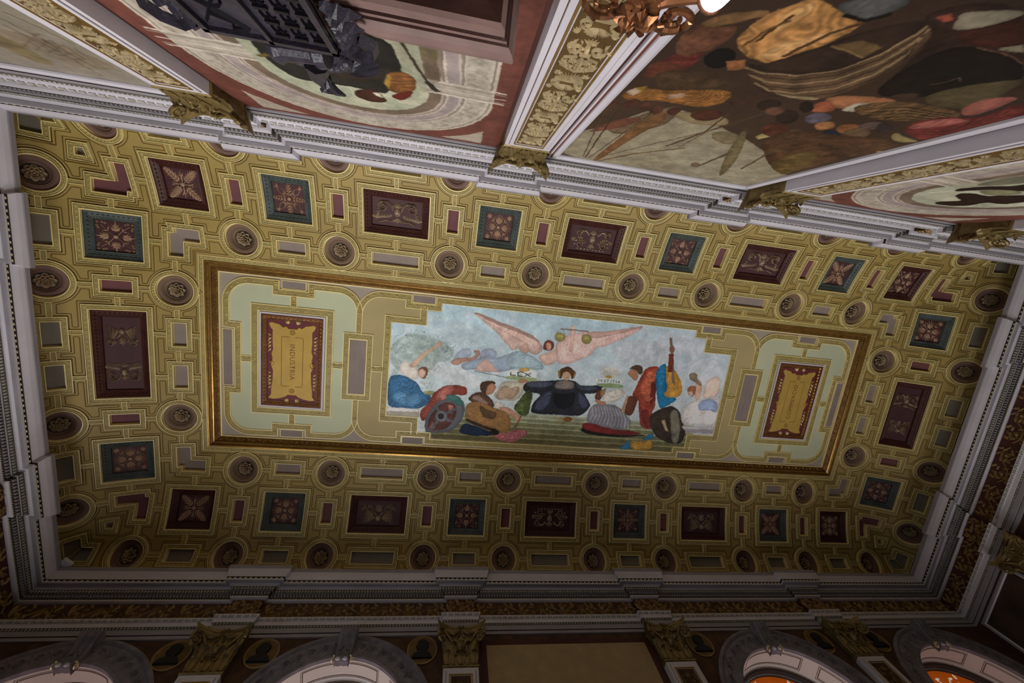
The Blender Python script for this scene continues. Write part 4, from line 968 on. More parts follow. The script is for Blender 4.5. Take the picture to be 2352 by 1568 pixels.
# ---- thin painted line that follows every edge of the gold field at a constant distance --------
def inset_lines(side, delta=.0056, st=.0015):
    ln = SIDES[side][2]; v0, v1 = .0355, .350; U = ln + .30; nu = int(2 * U / st) + 1; nv = int((v1 - v0) / st) + 1
    us = np.linspace(-U, U, nu); vs = np.linspace(v0, v1, nv); D = np.repeat((vs - v0)[:, None], nu, 1)
    dd = lambda t: ln + covec(t)[0]; sh = list(SHAPES[side])
    for q in (-1, 1):
        for s0, s1, t0, t1 in ((.050, .0985, .015, .088), (.015, .088, .050, .0985), (.1415, .2165, .131, .180), (.131, .180, .1415, .2165), (.199, .2365, .199, .2365), (.2565, .3055, .227, .3055), (.227, .3055, .2565, .3055)):
            a, b = sorted((q * dd(t0), q * dd(t1))); sh.append(('r', a, b, s0, s1))
    for k, a, b, c_, d_ in sh:
        if k == 'r': x0, x1, y0, y1 = a, b, c_, d_
        else: x0, x1, y0, y1 = a - c_, a + c_, b - c_, b + c_
        i0, i1 = max(0, int((x0 - .012 + U) / st)), min(nu, int((x1 + .012 + U) / st) + 2); j0, j1 = max(0, int((y0 - .012 - v0) / st)), min(nv, int((y1 + .012 - v0) / st) + 2)
        X = us[None, i0:i1]; Y = vs[j0:j1, None]
        f = np.maximum(np.maximum(x0 - X, X - x1), np.maximum(y0 - Y, Y - y1)) if k == 'r' else np.hypot(X - a, Y - b) - c_
        D[j0:j1, i0:i1] = np.minimum(D[j0:j1, i0:i1], f)
    lim = np.array([dd(v) for v in vs]); F = D - delta; seg = {}
    def ipt(ka, kb):
        (ja, ia), (jb, ib) = ka, kb; t = F[ja, ia] / (F[ja, ia] - F[jb, ib]); return (us[ia] + (us[ib] - us[ia]) * t, vs[ja] + (vs[jb] - vs[ja]) * t)
    pos = F > 0; cross = (pos[:-1, :-1].astype(int) + pos[1:, :-1] + pos[:-1, 1:] + pos[1:, 1:]); nxt = {}
    for j, i in zip(*np.where((cross > 0) & (cross < 4))):
        if abs(us[i]) > lim[j]: continue
        c4 = [(j, i), (j, i + 1), (j + 1, i + 1), (j + 1, i)]; e = [k for k in range(4) if pos[c4[k]] != pos[c4[(k + 1) % 4]]]
        for a in range(0, len(e) - 1, 2):
            ka = tuple(sorted((c4[e[a]], c4[(e[a] + 1) % 4]))); kb = tuple(sorted((c4[e[a + 1]], c4[(e[a + 1] + 1) % 4])))
            nxt.setdefault(ka, []).append(kb); nxt.setdefault(kb, []).append(ka)
    g = G(); seen = set()
    for start in sorted(nxt, key=lambda k: len(nxt[k])):
        if start in seen: continue
        ch = [start]; seen.add(start); cur = start
        while True:
            n = [k for k in nxt[cur] if k not in seen]
            if not n: break
            cur = n[0]; seen.add(cur); ch.append(cur)
        P = [ipt(*k) for k in ch]
        if len(nxt[start]) == 2: P.append(P[0])
        # keep only the points where the line turns
        def rdp(a, b):
            st_ = [(a, b)]; keep = {a, b}
            while st_:
                a, b = st_.pop(); (x0, y0), (x1, y1) = P[a], P[b]; L = math.hypot(x1 - x0, y1 - y0); best, bi = 0, -1
                for i in range(a + 1, b):
                    d = abs((x1 - x0) * (P[i][1] - y0) - (y1 - y0) * (P[i][0] - x0)) / L if L > 1e-9 else math.hypot(P[i][0] - x0, P[i][1] - y0)
                    if d > best: best, bi = d, i
                if best > .00055: keep.add(bi); st_ += [(a, bi), (bi, b)]
            return sorted(keep)
        if len(P) > 4: line_on(g, CM, [P[i] for i in rdp(0, len(P) - 1)])
    return g.mesh('inset_lines')
for pair in ('TB', 'LR'):
    me_ = inset_lines(pair[0])
    for side in pair: loc, a = side_loc(side, 0); stuff(put('inset_lines', me_, ceiling, loc, a))

# ---- gilded frame round the flat centre ----------------------------------------------------
def rect_sweep(g, hx, hy, prof, cx=0.0, cy=0.0, M=flat):
    g.grid([[M(cx + a * (hx + o), cy + b * (hy + o), n) for a, b in ((-1, -1), (1, -1), (1, 1), (-1, 1))] for o, n, _ in prof], [p[2] for p in prof[:-1]], True)
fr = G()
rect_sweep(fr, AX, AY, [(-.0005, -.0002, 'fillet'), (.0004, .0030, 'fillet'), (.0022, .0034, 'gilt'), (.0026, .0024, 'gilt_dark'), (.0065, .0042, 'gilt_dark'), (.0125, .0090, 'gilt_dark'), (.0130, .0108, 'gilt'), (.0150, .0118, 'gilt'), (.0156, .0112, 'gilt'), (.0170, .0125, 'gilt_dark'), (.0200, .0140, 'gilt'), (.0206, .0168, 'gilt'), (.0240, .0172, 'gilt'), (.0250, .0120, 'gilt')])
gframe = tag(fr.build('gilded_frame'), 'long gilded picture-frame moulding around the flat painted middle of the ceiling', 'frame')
lf = G()
for hx, hy, ax in ((AX, AY, 0), (AX, AY, 1)):
    for sgn in (-1, 1):
        L = (hx if ax == 0 else hy); k = int(2 * L / .0125)
        for i in range(k + 1):
            t = -L + 2 * L * i / k
            def Mf(x, y, n, t=t, sgn=sgn, ax=ax):
                o = .0072 + y; p = (t + x, sgn * (AY + o)) if ax == 0 else (sgn * (AX + o), t + x)
                return flat(p[0], p[1], .0047 + y * .8 + n)
            r_leaf(lf, Mf, -.005, -.0025 if i % 2 else .003, .5 if i % 2 else -.5, .0105, .0024, .0022, 'gilt', 2)
stuff(lf.build('carved_leaves', gframe))
bd = G()
rows = []
for o, n, m in ((.0250, -.001, 'fillet'), (.0254, .0012, 'fillet'), (.0266, .0012, 'stucco'), (.0270, .0004, 'stucco'), (.0335, .0004, 'stucco'), (.0339, .0014, 'fillet'), (.0352, .0014, 'fillet'), (.0360, -.0006, 'fillet')):
    d, z, td, tz = cove(o); rows.append([(S * a * (AX + d), S * b * (AY + d), Z0 + S * (z - n)) for a, b in ((-1, -1), (1, -1), (1, 1), (-1, 1))])
bd.grid(rows, ['fillet', 'fillet', 'stucco', 'stucco', 'stucco', 'fillet', 'fillet'], True)
zb = cove(.0302)[1]
studs(bd, lambda x, y, n: (S * x, S * y, Z0 + S * (zb - .0004 - n)), [(-AX - .0302, -AY - .0302), (AX + .0302, -AY - .0302), (AX + .0302, AY + .0302), (-AX - .0302, AY + .0302)], 0, .0105, .0017, .004, .0013, 0, 'stucco_leaf')
bd.build('border_band', ceiling)

# ---- flat centre: stucco ribbons and tinted fields --------------------------------------------
def ribbon(g, pts, w, closed=False, pitch=.0175, low=0.0):
    n = len(pts); rows = []
    offs = ((-w/2, 0, 'fillet'), (-w/2 + .0004, .0026, 'fillet'), (-w/2 + .0022, .0026, 'stucco'), (-w/2 + .0027, .0014, 'stucco'), (w/2 - .0027, .0014, 'stucco'), (w/2 - .0022, .0026, 'fillet'), (w/2 - .0004, .0026, 'fillet'), (w/2, 0, 'fillet'))
    for o, h, _ in offs:
        r = []
        for i, p in enumerate(pts):
            a = pts[i - 1] if (i > 0 or closed) else None; b = pts[(i + 1) % n] if (i < n - 1 or closed) else None
            d1 = ((p[0] - a[0], p[1] - a[1]) if a else None); d2 = ((b[0] - p[0], b[1] - p[1]) if b else None)
            d1 = d1 or d2; d2 = d2 or d1; l1 = math.hypot(*d1); l2 = math.hypot(*d2)
            n1 = (-d1[1] / l1, d1[0] / l1); n2 = (-d2[1] / l2, d2[0] / l2); k = 1 + n1[0] * n2[0] + n1[1] * n2[1]
            r.append(flat(p[0] + o * (n1[0] + n2[0]) / k, p[1] + o * (n1[1] + n2[1]) / k, h - low))
        rows.append(r)
    g.grid(rows, [o[2] for o in offs[:-1]], closed)
    # leaf studs by arc length
    q = list(pts) + ([pts[0]] if closed else []); acc = pitch / 2
    for a, b in zip(q, q[1:]):
        L = math.hypot(b[0] - a[0], b[1] - a[1])
        while acc < L:
            dx, dy = (b[0] - a[0]) / L, (b[1] - a[1]) / L; cx, cy = a[0] + dx * acc, a[1] + dy * acc
            v = [g.vert(flat(cx + dx * x - dy * y, cy + dy * x + dx * y, .0014)) for x, y in ((-.0032, -.0034), (.0036, 0), (-.0032, .0034))]
            t = g.vert(flat(cx - dx * .0012, cy - dy * .0012, .0036))
            for z in range(3): g.face((v[z], v[(z + 1) % 3], t), 'stucco_leaf')
            acc += pitch
        acc -= L
def knob(g, x, y):
    for j in range(4):
        a = math.pi / 4 + j * math.pi / 2; r_dome(g, lambda p, q, n: flat(p, q, .0014 + n), x + .0032 * math.cos(a), y + .0032 * math.sin(a), .0027, .0027, .0024, 'stucco_leaf', 6)
def arc(cx, cy, r, a0, a1, n=12): return [(cx + r * math.cos(math.radians(a0 + (a1 - a0) * i / n)), cy + r * math.sin(math.radians(a0 + (a1 - a0) * i / n))) for i in range(n + 1)]
XJ, XL, YB, RR = -.5395, -.8378, .1880, .0505
ringL = ([(XJ, -.0868)] + arc(XJ - RR, -YB + RR, RR, 0, -90) + [(-.6505, -YB), (-.6505, -.1680), (-.7295, -.1680), (-.7295, -YB)] +
         arc(XL + RR, -YB + RR, RR, -90, -180) + [(XL, -.0805), (-.8128, -.0805), (-.8128, .0805), (XL, .0805)] +
         arc(XL + RR, YB - RR, RR, 180, 90) + [(-.7295, YB), (-.7295, .1680), (-.6505, .1680), (-.6505, YB)] + arc(XJ - RR, YB - RR, RR, 90, 0) + [(XJ, .0868)])
topP = arc(XJ + RR, -YB + RR, RR, 180, 270) + [(-.4255, -YB), (-.4255, -.1685), (-.3515, -.1685), (-.3515, -YB)]
botP = arc(XJ + RR, YB - RR, RR, 180, 90) + [(-.4275, YB), (-.4275, .1695), (-.3540, .1695), (-.3540, YB)]
mx = lambda p: [(-x, y) for x, y in p]
stepL = [(-.3870, -.1685), (-.3870, -.1305), (-.4710, -.1305), (-.4710, .1300), (-.3890, .1300), (-.3890, .1695)]
WR = .0158
rb = G()
for F in (lambda p: p, mx):
    ribbon(rb, F(ringL), WR); ribbon(rb, F(stepL), .0182, low=.0003)
    for x, y in ((-.6505, -.168), (-.7295, -.168), (-.6505, .168), (-.7295, .168), (-.8128, -.0805), (-.8128, .0805), (XL, -.0805), (XL, .0805), (-.6505, -YB), (-.7295, -YB), (-.6505, YB), (-.7295, YB), (XJ, -.1385), (XJ, .1385), (-.471, -.1305), (-.471, .13), (-.387, -.1685), (-.389, .1695)): knob(rb, *F([(x, y)])[0])
    d = [(-.5755 + .008, -.0868 + .008), (-.5037 - .008, -.0868 + .008), (-.5037 - .008, .0868 - .008), (-.5755 + .008, .0868 - .008)]
    ribbon(rb, F(d), WR, True)
    c = [(-.7847 + .0085, -.1365 + .0085), (-.5976 - .0085, -.1365 + .0085), (-.5976 - .0085, .1365 - .0085), (-.7847 + .0085, .1365 - .0085)]
    ribbon(rb, F(c), .0170, True)
    for a, b in (((-.690, -.1605), (-.690, -.1360)), ((-.690, .1605), (-.690, .1360)), ((-.8055, 0), (-.7840, 0)), ((-.5980, 0), (-.5750, 0)), ((-.5042, 0), (-.4805, 0))):
        ribbon(rb, F([a, b]), .0165, False, .011, .0005)
        for x, y in (a, b): knob(rb, *F([(x, y)])[0])
ribbon(rb, topP + mx(topP)[::-1], WR, low=.0004); ribbon(rb, botP + mx(botP)[::-1], WR, low=.0004)
rb.build('stucco_ribbons', ceiling)
def tinted(name, pts, n, m):
    g = G(); ids = [g.vert(flat(x, y, n)) for x, y in pts]
    for t in tessellate_polygon([[Vector((x, y, 0)) for x, y in pts]]): g.face([ids[i] for i in t], m)
    return g.build(name, ceiling)
for F in (lambda p: p, mx): tinted('pale_field', F(ringL), .0004, 'pale_green')
tinted('tan_field', topP + mx(topP)[::-1] + mx(botP) + botP[::-1], .0004, 'tan_field')
for sx in (-1, 1):
    for x0, x1, y0, y1 in ((-.717, -.663, -.1965, -.1765), (-.717, -.663, .1765, .1965), (-.8465, -.8240, -.0695, .0695), (-.4160, -.3610, -.1960, -.1765), (-.4190, -.3630, .1780, .1985), (-.5605, -.5185, -.0710, .0710)):
        g = G(); cx, cy, hx, hy = sx * (x0 + x1) / 2, (y0 + y1) / 2, (x1 - x0) / 2, (y1 - y0) / 2
        rect_sweep(g, hx, hy, [(.0006, 0, 'fillet'), (0, .0016, 'fillet'), (-.0014, .0016, 'panel_grey'), (-.0022, .0006, 'panel_grey'), (-min(hx, hy) + .0001, .0006, 'panel_grey')], cx, cy)
        g.build('inset_panel', ceiling)

# ------------------------------------------------------------------ painting by numpy onto colour grids
def vnoise(shape, cell, seed):
    r = np.random.RandomState(seed); h, w = shape; gh, gw = int(h / cell) + 3, int(w / cell) + 3
    a = r.rand(gh, gw).astype(np.float32); y = np.arange(h) / cell; x = np.arange(w) / cell
    yi, xi = y.astype(int), x.astype(int); fy = (y - yi)[:, None]; fx = (x - xi)[None, :]
    fy = fy * fy * (3 - 2 * fy); fx = fx * fx * (3 - 2 * fx)
    return (a[yi][:, xi] * (1 - fy) + a[yi + 1][:, xi] * fy) * (1 - fx) + (a[yi][:, xi + 1] * (1 - fy) + a[yi + 1][:, xi + 1] * fy) * fx
class Canvas:
    """a colour grid over plane coordinates (a, b); colours are painted, then stored on the mesh"""
    def __init__(c, a0, a1, b0, b1, w, h, base):
        c.a0, c.a1, c.b0, c.b1, c.w, c.h = a0, a1, b0, b1, w, h
        c.px = np.zeros((h, w, 3), np.float32); c.px[:] = c.col(base)
        c.n1 = vnoise((h, w), 14, 1); c.n2 = vnoise((h, w), 4, 2); c.n3 = vnoise((h, w), 45, 3)
        c.A = np.linspace(a0, a1, w)[None, :].repeat(h, 0); c.B = np.linspace(b0, b1, h)[:, None].repeat(w, 1)
        c.sx = (w - 1) / (a1 - a0); c.sy = (h - 1) / (b1 - b0)
    def col(c, h): return np.array([int(h[i:i + 2], 16) / 255 for i in (0, 2, 4)], np.float32)
    def blend(c, mask, sl, colr, var=.1, fold=None, alpha=1.0, shade=None):
        k = 1 + var * ((c.n1[sl] - .5) * 1.3 + (c.n2[sl] - .5) * .9 + (c.n3[sl] - .5) * .6)
        if fold:
            amp, ang, per = fold; amp *= .5; per *= 1.6; x = np.arange(c.w)[None, :]; y = np.arange(c.h)[:, None]
            ph = (x * math.cos(math.radians(ang)) + y * math.sin(math.radians(ang)))[sl] / (per * .55) + 4.5 * c.n3[sl] + 2.2 * c.n1[sl]
            k = k * (1 + amp * np.sin(2 * math.pi * ph))
        if shade is not None and alpha > .65: k = k * shade
        t = (mask * alpha)[..., None]; c.px[sl] = c.px[sl] * (1 - t) + np.clip(colr * k[..., None], 0, 1) * t
    def poly(c, pts, colr, var=.1, fold=None, alpha=1.0, soft=True):
        if soft and len(pts) > 4:                             # round the outline like a brushed contour
            for _ in range(2):
                q = []
                for (a, b), (d, e) in zip(pts, pts[1:] + pts[:1]): q += [(a * .78 + d * .22, b * .78 + e * .22), (a * .22 + d * .78, b * .22 + e * .78)]
                pts = q
        xs = [(a - c.a0) * c.sx for a, _ in pts]; ys = [(b - c.b0) * c.sy for _, b in pts]
        i0, i1 = max(0, int(min(xs)) - 1), min(c.w, int(max(xs)) + 2); j0, j1 = max(0, int(min(ys)) - 1), min(c.h, int(max(ys)) + 2)
        if i0 >= i1 or j0 >= j1: return
        acc = 0
        for ox, oy in ((-.25, -.25), (.25, .25), (.25, -.25), (-.25, .25)):
            X = np.arange(i0, i1)[None, :] + ox; Y = np.arange(j0, j1)[:, None] + oy; m = np.zeros((j1 - j0, i1 - i0), bool)
            for k in range(len(xs)):
                x1, y1, x2, y2 = xs[k], ys[k], xs[k - 1], ys[k - 1]
                if y1 == y2: continue
                m ^= ((y1 > Y) != (y2 > Y)) & (X < (x2 - x1) * (Y - y1) / (y2 - y1) + x1)
            acc = acc + m.astype(np.float32)
        acc = acc / 4; shade = None
        if min(acc.shape) > 12 and soft:                      # painted modelling: lighter towards the middle of each form
            b = acc; R = max(2, min(9, min(acc.shape) // 7))
            for ax in (0, 1):
                k = np.cumsum(np.concatenate([np.zeros_like(b.take([0], ax)), np.pad(b, [(R, R) if i == ax else (0, 0) for i in (0, 1)])], ax), ax); n_ = b.shape[ax]
                b = (k.take(range(2 * R + 1, 2 * R + 1 + n_), ax) - k.take(range(0, n_), ax)) / (2 * R + 1)
            shade = .74 + .34 * b
        c.blend(acc, (slice(j0, j1), slice(i0, i1)), c.col(colr), var, fold, alpha, shade)
    def stroke(c, pts, w, colr, alpha=1.0):
        for (a, b), (d, e) in zip(pts, pts[1:]):
            x, y, z, t = (a - c.a0) * c.sx, (b - c.b0) * c.sy, (d - c.a0) * c.sx, (e - c.b0) * c.sy; L = math.hypot(z - x, t - y) or 1; k = w / 2
            nx, ny, ex, ey = -(t - y) / L * k, (z - x) / L * k, (z - x) / L * k * .4, (t - y) / L * k * .4
            q = [(x + nx - ex, y + ny - ey), (z + nx + ex, t + ny + ey), (z - nx + ex, t - ny + ey), (x - nx - ex, y - ny - ey)]
            c.poly([(u / c.sx + c.a0, v / c.sy + c.b0) for u, v in q], colr, .15, None, alpha, False)
    def run(c, ops, wscale):
        rnd = random.Random(3)
        for o in ops:
            P = lambda q: [(q[i] / 1e4, q[i + 1] / 1e4) for i in range(0, len(q), 2)]
            if o[0] == 'p': c.poly(P(o[2]), o[1], o[3], o[4], o[5])
            elif o[0] == 's': c.stroke(P(o[3]), max(1.0, o[2] * wscale), o[1], o[4])
            elif o[0] == 'l':
                q = P(o[2]); x0, x1 = min(a for a, _ in q), max(a for a, _ in q); y0, y1 = min(b for _, b in q), max(b for _, b in q)
                for _ in range(o[3]):
                    a, b = rnd.uniform(x0, x1), rnd.uniform(y0, y1)
                    if inside((a, b), q):
                        t = rnd.uniform(0, 6.3); L = o[4] * wscale / c.sx * .55
                        c.stroke([(a, b), (a + L * math.cos(t), b + L * math.sin(t))], 1.6, rnd.choice(o[1]), .9)
    def finish(c, amp=.55):
        """loosen the edges with brush wander, then lay fine brush grain over the paint"""
        h, w = c.h, c.w; yy, xx = np.mgrid[0:h, 0:w]
        d1 = (vnoise((h, w), 9, 31) - .5) * 2 * amp + (vnoise((h, w), 3.5, 33) - .5) * amp; d2 = (vnoise((h, w), 9, 32) - .5) * 2 * amp + (vnoise((h, w), 3.5, 34) - .5) * amp
        c.px = c.px[np.clip(yy + d2, 0, h - 1).astype(int), np.clip(xx + d1, 0, w - 1).astype(int)]
        b = c.px.copy(); b[1:-1, 1:-1] = (c.px[1:-1, 1:-1] * 4 + c.px[:-2, 1:-1] + c.px[2:, 1:-1] + c.px[1:-1, :-2] + c.px[1:-1, 2:]) / 8
        g = (vnoise((h, w), 2.2, 41) - .5) * .07 + (vnoise((h, w), 5, 42) - .5) * .07 + (vnoise((h, w), 20, 43) - .5) * .12
        lum = b.mean(2, keepdims=True); c.px = np.clip((lum + (b - lum) * .88) * (1 + g[..., None]), 0, 1)
    def mesh(c, name, M, keep=None):
        h, w = c.h, c.w; c.finish()
        pos = np.stack(M(c.A, c.B), -1).reshape(-1, 3).astype(np.float32)
        idx = np.arange(h * w).reshape(h, w); q = np.stack([idx[:-1, :-1], idx[:-1, 1:], idx[1:, 1:], idx[1:, :-1]], -1).reshape(-1, 4)
        if keep is not None:
            mk = keep((c.A[:-1, :-1] + c.A[1:, 1:]) / 2, (c.B[:-1, :-1] + c.B[1:, 1:]) / 2).reshape(-1); q = q[mk]
        me = bpy.data.meshes.new(name); me.vertices.add(h * w); me.vertices.foreach_set('co', pos.ravel())
        me.loops.add(q.size); me.loops.foreach_set('vertex_index', q.ravel().astype(np.int32))
        me.polygons.add(len(q)); me.polygons.foreach_set('loop_start', np.arange(0, q.size, 4, dtype=np.int32))
        me.update(calc_edges=True)
        s = np.clip(c.px, 0, 1); l = np.where(s <= .04045, s / 12.92, ((s + .055) / 1.055) ** 2.4).reshape(-1, 3)
        at_ = me.color_attributes.new('Col', 'FLOAT_COLOR', 'POINT'); at_.data.foreach_set('color', np.c_[l, np.ones(len(l))].astype(np.float32).ravel())
        me.materials.append(MATS['canvas']); me.validate(); return me
def grad(c, axis, stops):
    t = (c.B - c.b0) / (c.b1 - c.b0) if axis else (c.A - c.a0) / (c.a1 - c.a0)
    cols = np.array([c.col(h) for _, h in stops]); ps = [p for p, _ in stops]
    for k in range(3): c.px[..., k] = np.interp(t, ps, cols[:, k])
    c.px *= (1 + .10 * (c.n3 - .5) + .06 * (c.n1 - .5) + .05 * (c.n2 - .5))[..., None]

# ---- the ceiling allegory -------------------------------------------------------------------
c = Canvas(-.47, .47, -.19, .19, 960, 388, 'a9c0c9'); grad(c, 1, [(0, 'a3bfcb'), (.35, 'b1c4cb'), (.6, 'bccbce'), (1, 'c2cbca')])
_t = np.clip((c.A - .05) / .35, 0, 1)[..., None]; c.px = c.px * (1 - .55 * _t) + .55 * _t * c.col('b4b9c2')
_cl = np.clip((vnoise((c.h, c.w), 28, 9) * .6 + vnoise((c.h, c.w), 9, 10) * .4 - .52) * 3.2, 0, 1)[..., None] * .40; c.px = c.px * (1 - _cl) + _cl * c.col('d6d8dc')
for i, (y, col_) in enumerate(((.0905, 'a4ab92'), (.096, '8f9678'), (.103, 'b0b296'), (.1065, '7e8360'), (.1155, 'a6a888'), (.119, '74764f'), (.1295, '9d9c78'), (.133, '6d6c46'), (.145, '928f68'), (.149, '65623d'), (.161, '8b8458'), (.165, '5e5734'), (.177, '857a4e'))):
    c.poly([(-.36, y), (.40, y), (.40, .19), (-.36, .19)], col_, .12, None, 1.0, False)
c.run(PAINT_CEILING, .30); c.px *= 1.16
def stepped(A, B):
    a = np.abs(A); return (a < .3435) | ((a < .381) & (B > -.160) & (B < .164)) | ((a < .4635) & (B > -.1215) & (B < .122))
me = c.mesh('ceiling_painting', lambda A, B: (S * A, S * B, np.full_like(A, Z0 + S * (1 - .0009))), stepped)
tag(put('ceiling_painting', me), 'stepped central ceiling painting of a winged angel with scales over robed figures', 'painting')

# ---- the two gilded name plaques ------------------------------------------------------------
def text_mesh(body, size, M, m, sx=1.0):
    cu = bpy.data.curves.new('lettering', 'FONT'); cu.body = body; cu.size = size; cu.align_x = 'CENTER'; cu.align_y = 'CENTER'; cu.space_character = 1.12; cu.offset = -.0002
    o = bpy.data.objects.new('lettering', cu); COL.objects.link(o); dg = bpy.context.evaluated_depsgraph_get(); dg.update()
    me = bpy.data.meshes.new_from_object(o.evaluated_get(dg)); bpy.data.objects.remove(o); bpy.data.curves.remove(cu)
    for v in me.vertices: v.co = M(v.co.x * sx, v.co.y)
    me.materials.clear(); me.materials.append(MATS[m]); return me
def plaque(cx, word, sgn, label):
    hx, hy = .0728, .1170
    root = tag(put('name_plaque', None, None, (S * cx, 0, Z0 + S)), label, 'plaque')
    loc = lambda x, y, n: (S * x, S * y, -S * n)
    g = G(); rect_sweep(g, hx, hy, [(.0012, .0005, 'white_trim'), (.0010, .0040, 'white_trim'), (-.0030, .0040, 'plaque_wood'), (-.0036, .0030, 'plaque_wood'), (-.0060, .0034, 'plaque_wood'), (-.0130, .0018, 'plaque_wood'), (-.0138, .0024, 'plaque_wood'), (-.0160, .0024, 'plaque_wood'), (-.0166, .0008, 'plaque_wood')], 0, 0, loc)
    studs(g, loc, [(-hx + .0095, -hy + .0095), (hx - .0095, -hy + .0095), (hx - .0095, hy - .0095), (-hx + .0095, hy - .0095)], 0, .0095, .0028, .004, .0016, .0026, 'gilt')
    g.build('frame', root)
    g = G(); fill(g, loc, [(-hx + .016, -hy + .016), (hx - .016, -hy + .016), (hx - .016, hy - .016), (-hx + .016, hy - .016)], .0008, 'plaque_ground', .05); g.build('panel', root)
    # scroll-edged cartouche
    half = [(.0415, -.0945), (.047, -.0965), (.0535, -.093), (.0500, -.084), (.0450, -.078), (.0455, -.050), (.0440, -.030), (.0475, -.018), (.0450, -.006), (.0490, .010), (.0440, .024), (.0450, .050), (.0480, .072), (.0480, .086), (.0540, .0955), (.0420, .0975), (.0260, .0945), (.0150, .0900), (.0100, .0850)]
    tops = [(.0100, -.0830), (.0140, -.0880), (.0220, -.0855), (.0300, -.0925)]
    pts = [(x, y) for x, y in tops + half] + [(-x, y) for x, y in reversed(half)] + [(-x, y) for x, y in reversed(tops)]
    g = G(); lo = [g.vert(loc(x, y, .0008)) for x, y in pts]; up = [g.vert(loc(x * .985, y * .985, .0026)) for x, y in pts]
    for i in range(len(pts)): g.face((lo[i], lo[(i + 1) % len(pts)], up[(i + 1) % len(pts)], up[i]), 'scroll_gold')
    for t in tessellate_polygon([[Vector((x, y, 0)) for x, y in pts]]): g.face([up[i] for i in t], 'scroll_gold')
    car = g.build('scroll_cartouche', root)
    g = G(); ml = lambda x, y, n: loc(x, y, .0026 + n)
    for q in (-1, 1): r_tube(g, ml, [(q * .0245, -.060), (q * .0245, .060)], .0006, .0006, 'scroll_line')
    for y in (-.062, .062): r_tube(g, ml, [(-.0245, y), (-.006, y)], .0006, .0006, 'scroll_line'); r_tube(g, ml, [(.006, y), (.0245, y)], .0006, .0006, 'scroll_line')
    for y in (-.0735, .0735):
        for r in (.0055, .0025): r_tube(g, ml, [(r * math.cos(a * math.pi / 8), y + r * math.sin(a * math.pi / 8)) for a in range(17)], .0007, .0008, 'scroll_line')
    g.build('incised_border', car)
    # sgn: +1 reads downwards in plan (+y), -1 reads the other way
    put('lettering', text_mesh(word, S * .0172, lambda x, y: (S * 0 + sgn * y, sgn * x, -S * .0029), 'scroll_line', .86 if len(word) < 9 else .95), car)
    g = G(); mg = lambda x, y, n: loc(x, y, .0012 + n)
    for q in (-1, 1):
        for y0 in (-.048, .046):
            for j in range(8): r_leaf(g, mg, q * .0485, y0 - .014 + .0045 * j, (0 if q > 0 else math.pi) + (.9 if j % 2 else -.6) * q, .0100, .0026, .003, 'fillet', 1)
        r_tube(g, mg, [(q * x, y) for x, y in spiral(.0475, .005, .0075, .003, 1.2, .9)], .0014, .003, 'scroll_gold')
        for j in range(4): r_leaf(g, mg, q * .010, .094, math.pi / 2 + q * (-.9 + .35 * j), .011, .003, .004, 'fillet', 1); r_leaf(g, mg, q * .010, -.094, -math.pi / 2 - q * (-.9 + .35 * j), .011, .003, .004, 'fillet', 1)
    stuff(g.build('leaf_sprays', root))
plaque(-.6912, 'INDUSTRIA', 1, 'gilded scroll plaque lettered INDUSTRIA in a carved red-brown frame')
plaque(.6912, 'COMMERCIO', -1, 'gilded scroll plaque lettered COMMERCIO in a carved red-brown frame')

# ------------------------------------------------------------------ walls: local frame x along, y towards the room, z up
XL_, XR_, YT_, YB_ = -1.1225, 1.1075, -.482, .482
WALLS = {'back': ((0, YT_), 0.0), 'front': ((0, YB_), math.pi), 'left': ((XL_, 0), -math.pi / 2), 'right': ((XR_, 0), math.pi / 2)}
PIL = {'back': (-.689, -.2290, .2325, .696), 'front': (-.690, -.2375, .2170, .679), 'left': (-.2505, .2505), 'right': (-.2480, .2450)}
def wall_xy(w, x, y):                                     # local -> plan
    (ox, oy), a = WALLS[w]; c, s = round(math.cos(a)), round(math.sin(a)); return (ox + c * x - s * y, oy + s * x + c * y)
def wall_t(w, t):                                         # plan coordinate along the wall -> local x
    (ox, oy), a = WALLS[w]
    return {'back': t - ox, 'front': -(t - ox), 'left': -(t - oy), 'right': (t - oy)}[w]
def at_wall(w, t, y=0.0, h=None):                         # location and rotation for something standing at t on wall w
    x, yy = wall_xy(w, wall_t(w, t), y); return (S * x, S * yy, 0 if h is None else Z0 + S * h), WALLS[w][1]
def LM(x, p, h): return (S * x, S * p, Z0 + S * h)
SPAN = {'back': (XL_, XR_), 'front': (-XR_, -XL_), 'left': (-YB_, -YT_), 'right': (YT_, YB_)}

def plate(g, outer, holes, M, m, cell=.25):
    pts, edges = [], []
    for p in [outer] + holes:
        b = len(pts); pts += [Vector((x * 100, y * 100)) for x, y in p]; edges += [(b + i, b + (i + 1) % len(p)) for i in range(len(p))]
    V, _, F, *_r = delaunay_2d_cdt(pts, edges, [], 0, 1e-5); ids = {}
    for f in F:
        cx = sum(V[i].x for i in f) / 300; cy = sum(V[i].y for i in f) / 300
        if not inside((cx, cy), outer) or any(inside((cx, cy), h) for h in holes): continue
        q = []
        for i in f:
            if i not in ids: ids[i] = g.vert(M(V[i].x / 100, V[i].y / 100))
            q.append(ids[i])
        g.face(q, m)
HF = -.2                                                  # floor level in plan units
def arch_poly(cx, r, hc, bottom, n=28): return [(cx + r * math.cos(math.pi * k / n), hc + r * math.sin(math.pi * k / n)) for k in range(n + 1)] + [(cx - r, bottom), (cx + r, bottom)]
HC, RI, RO = .5215, .138, .184
WC = [-.916, -.4615, .460, .912]
wall = {}
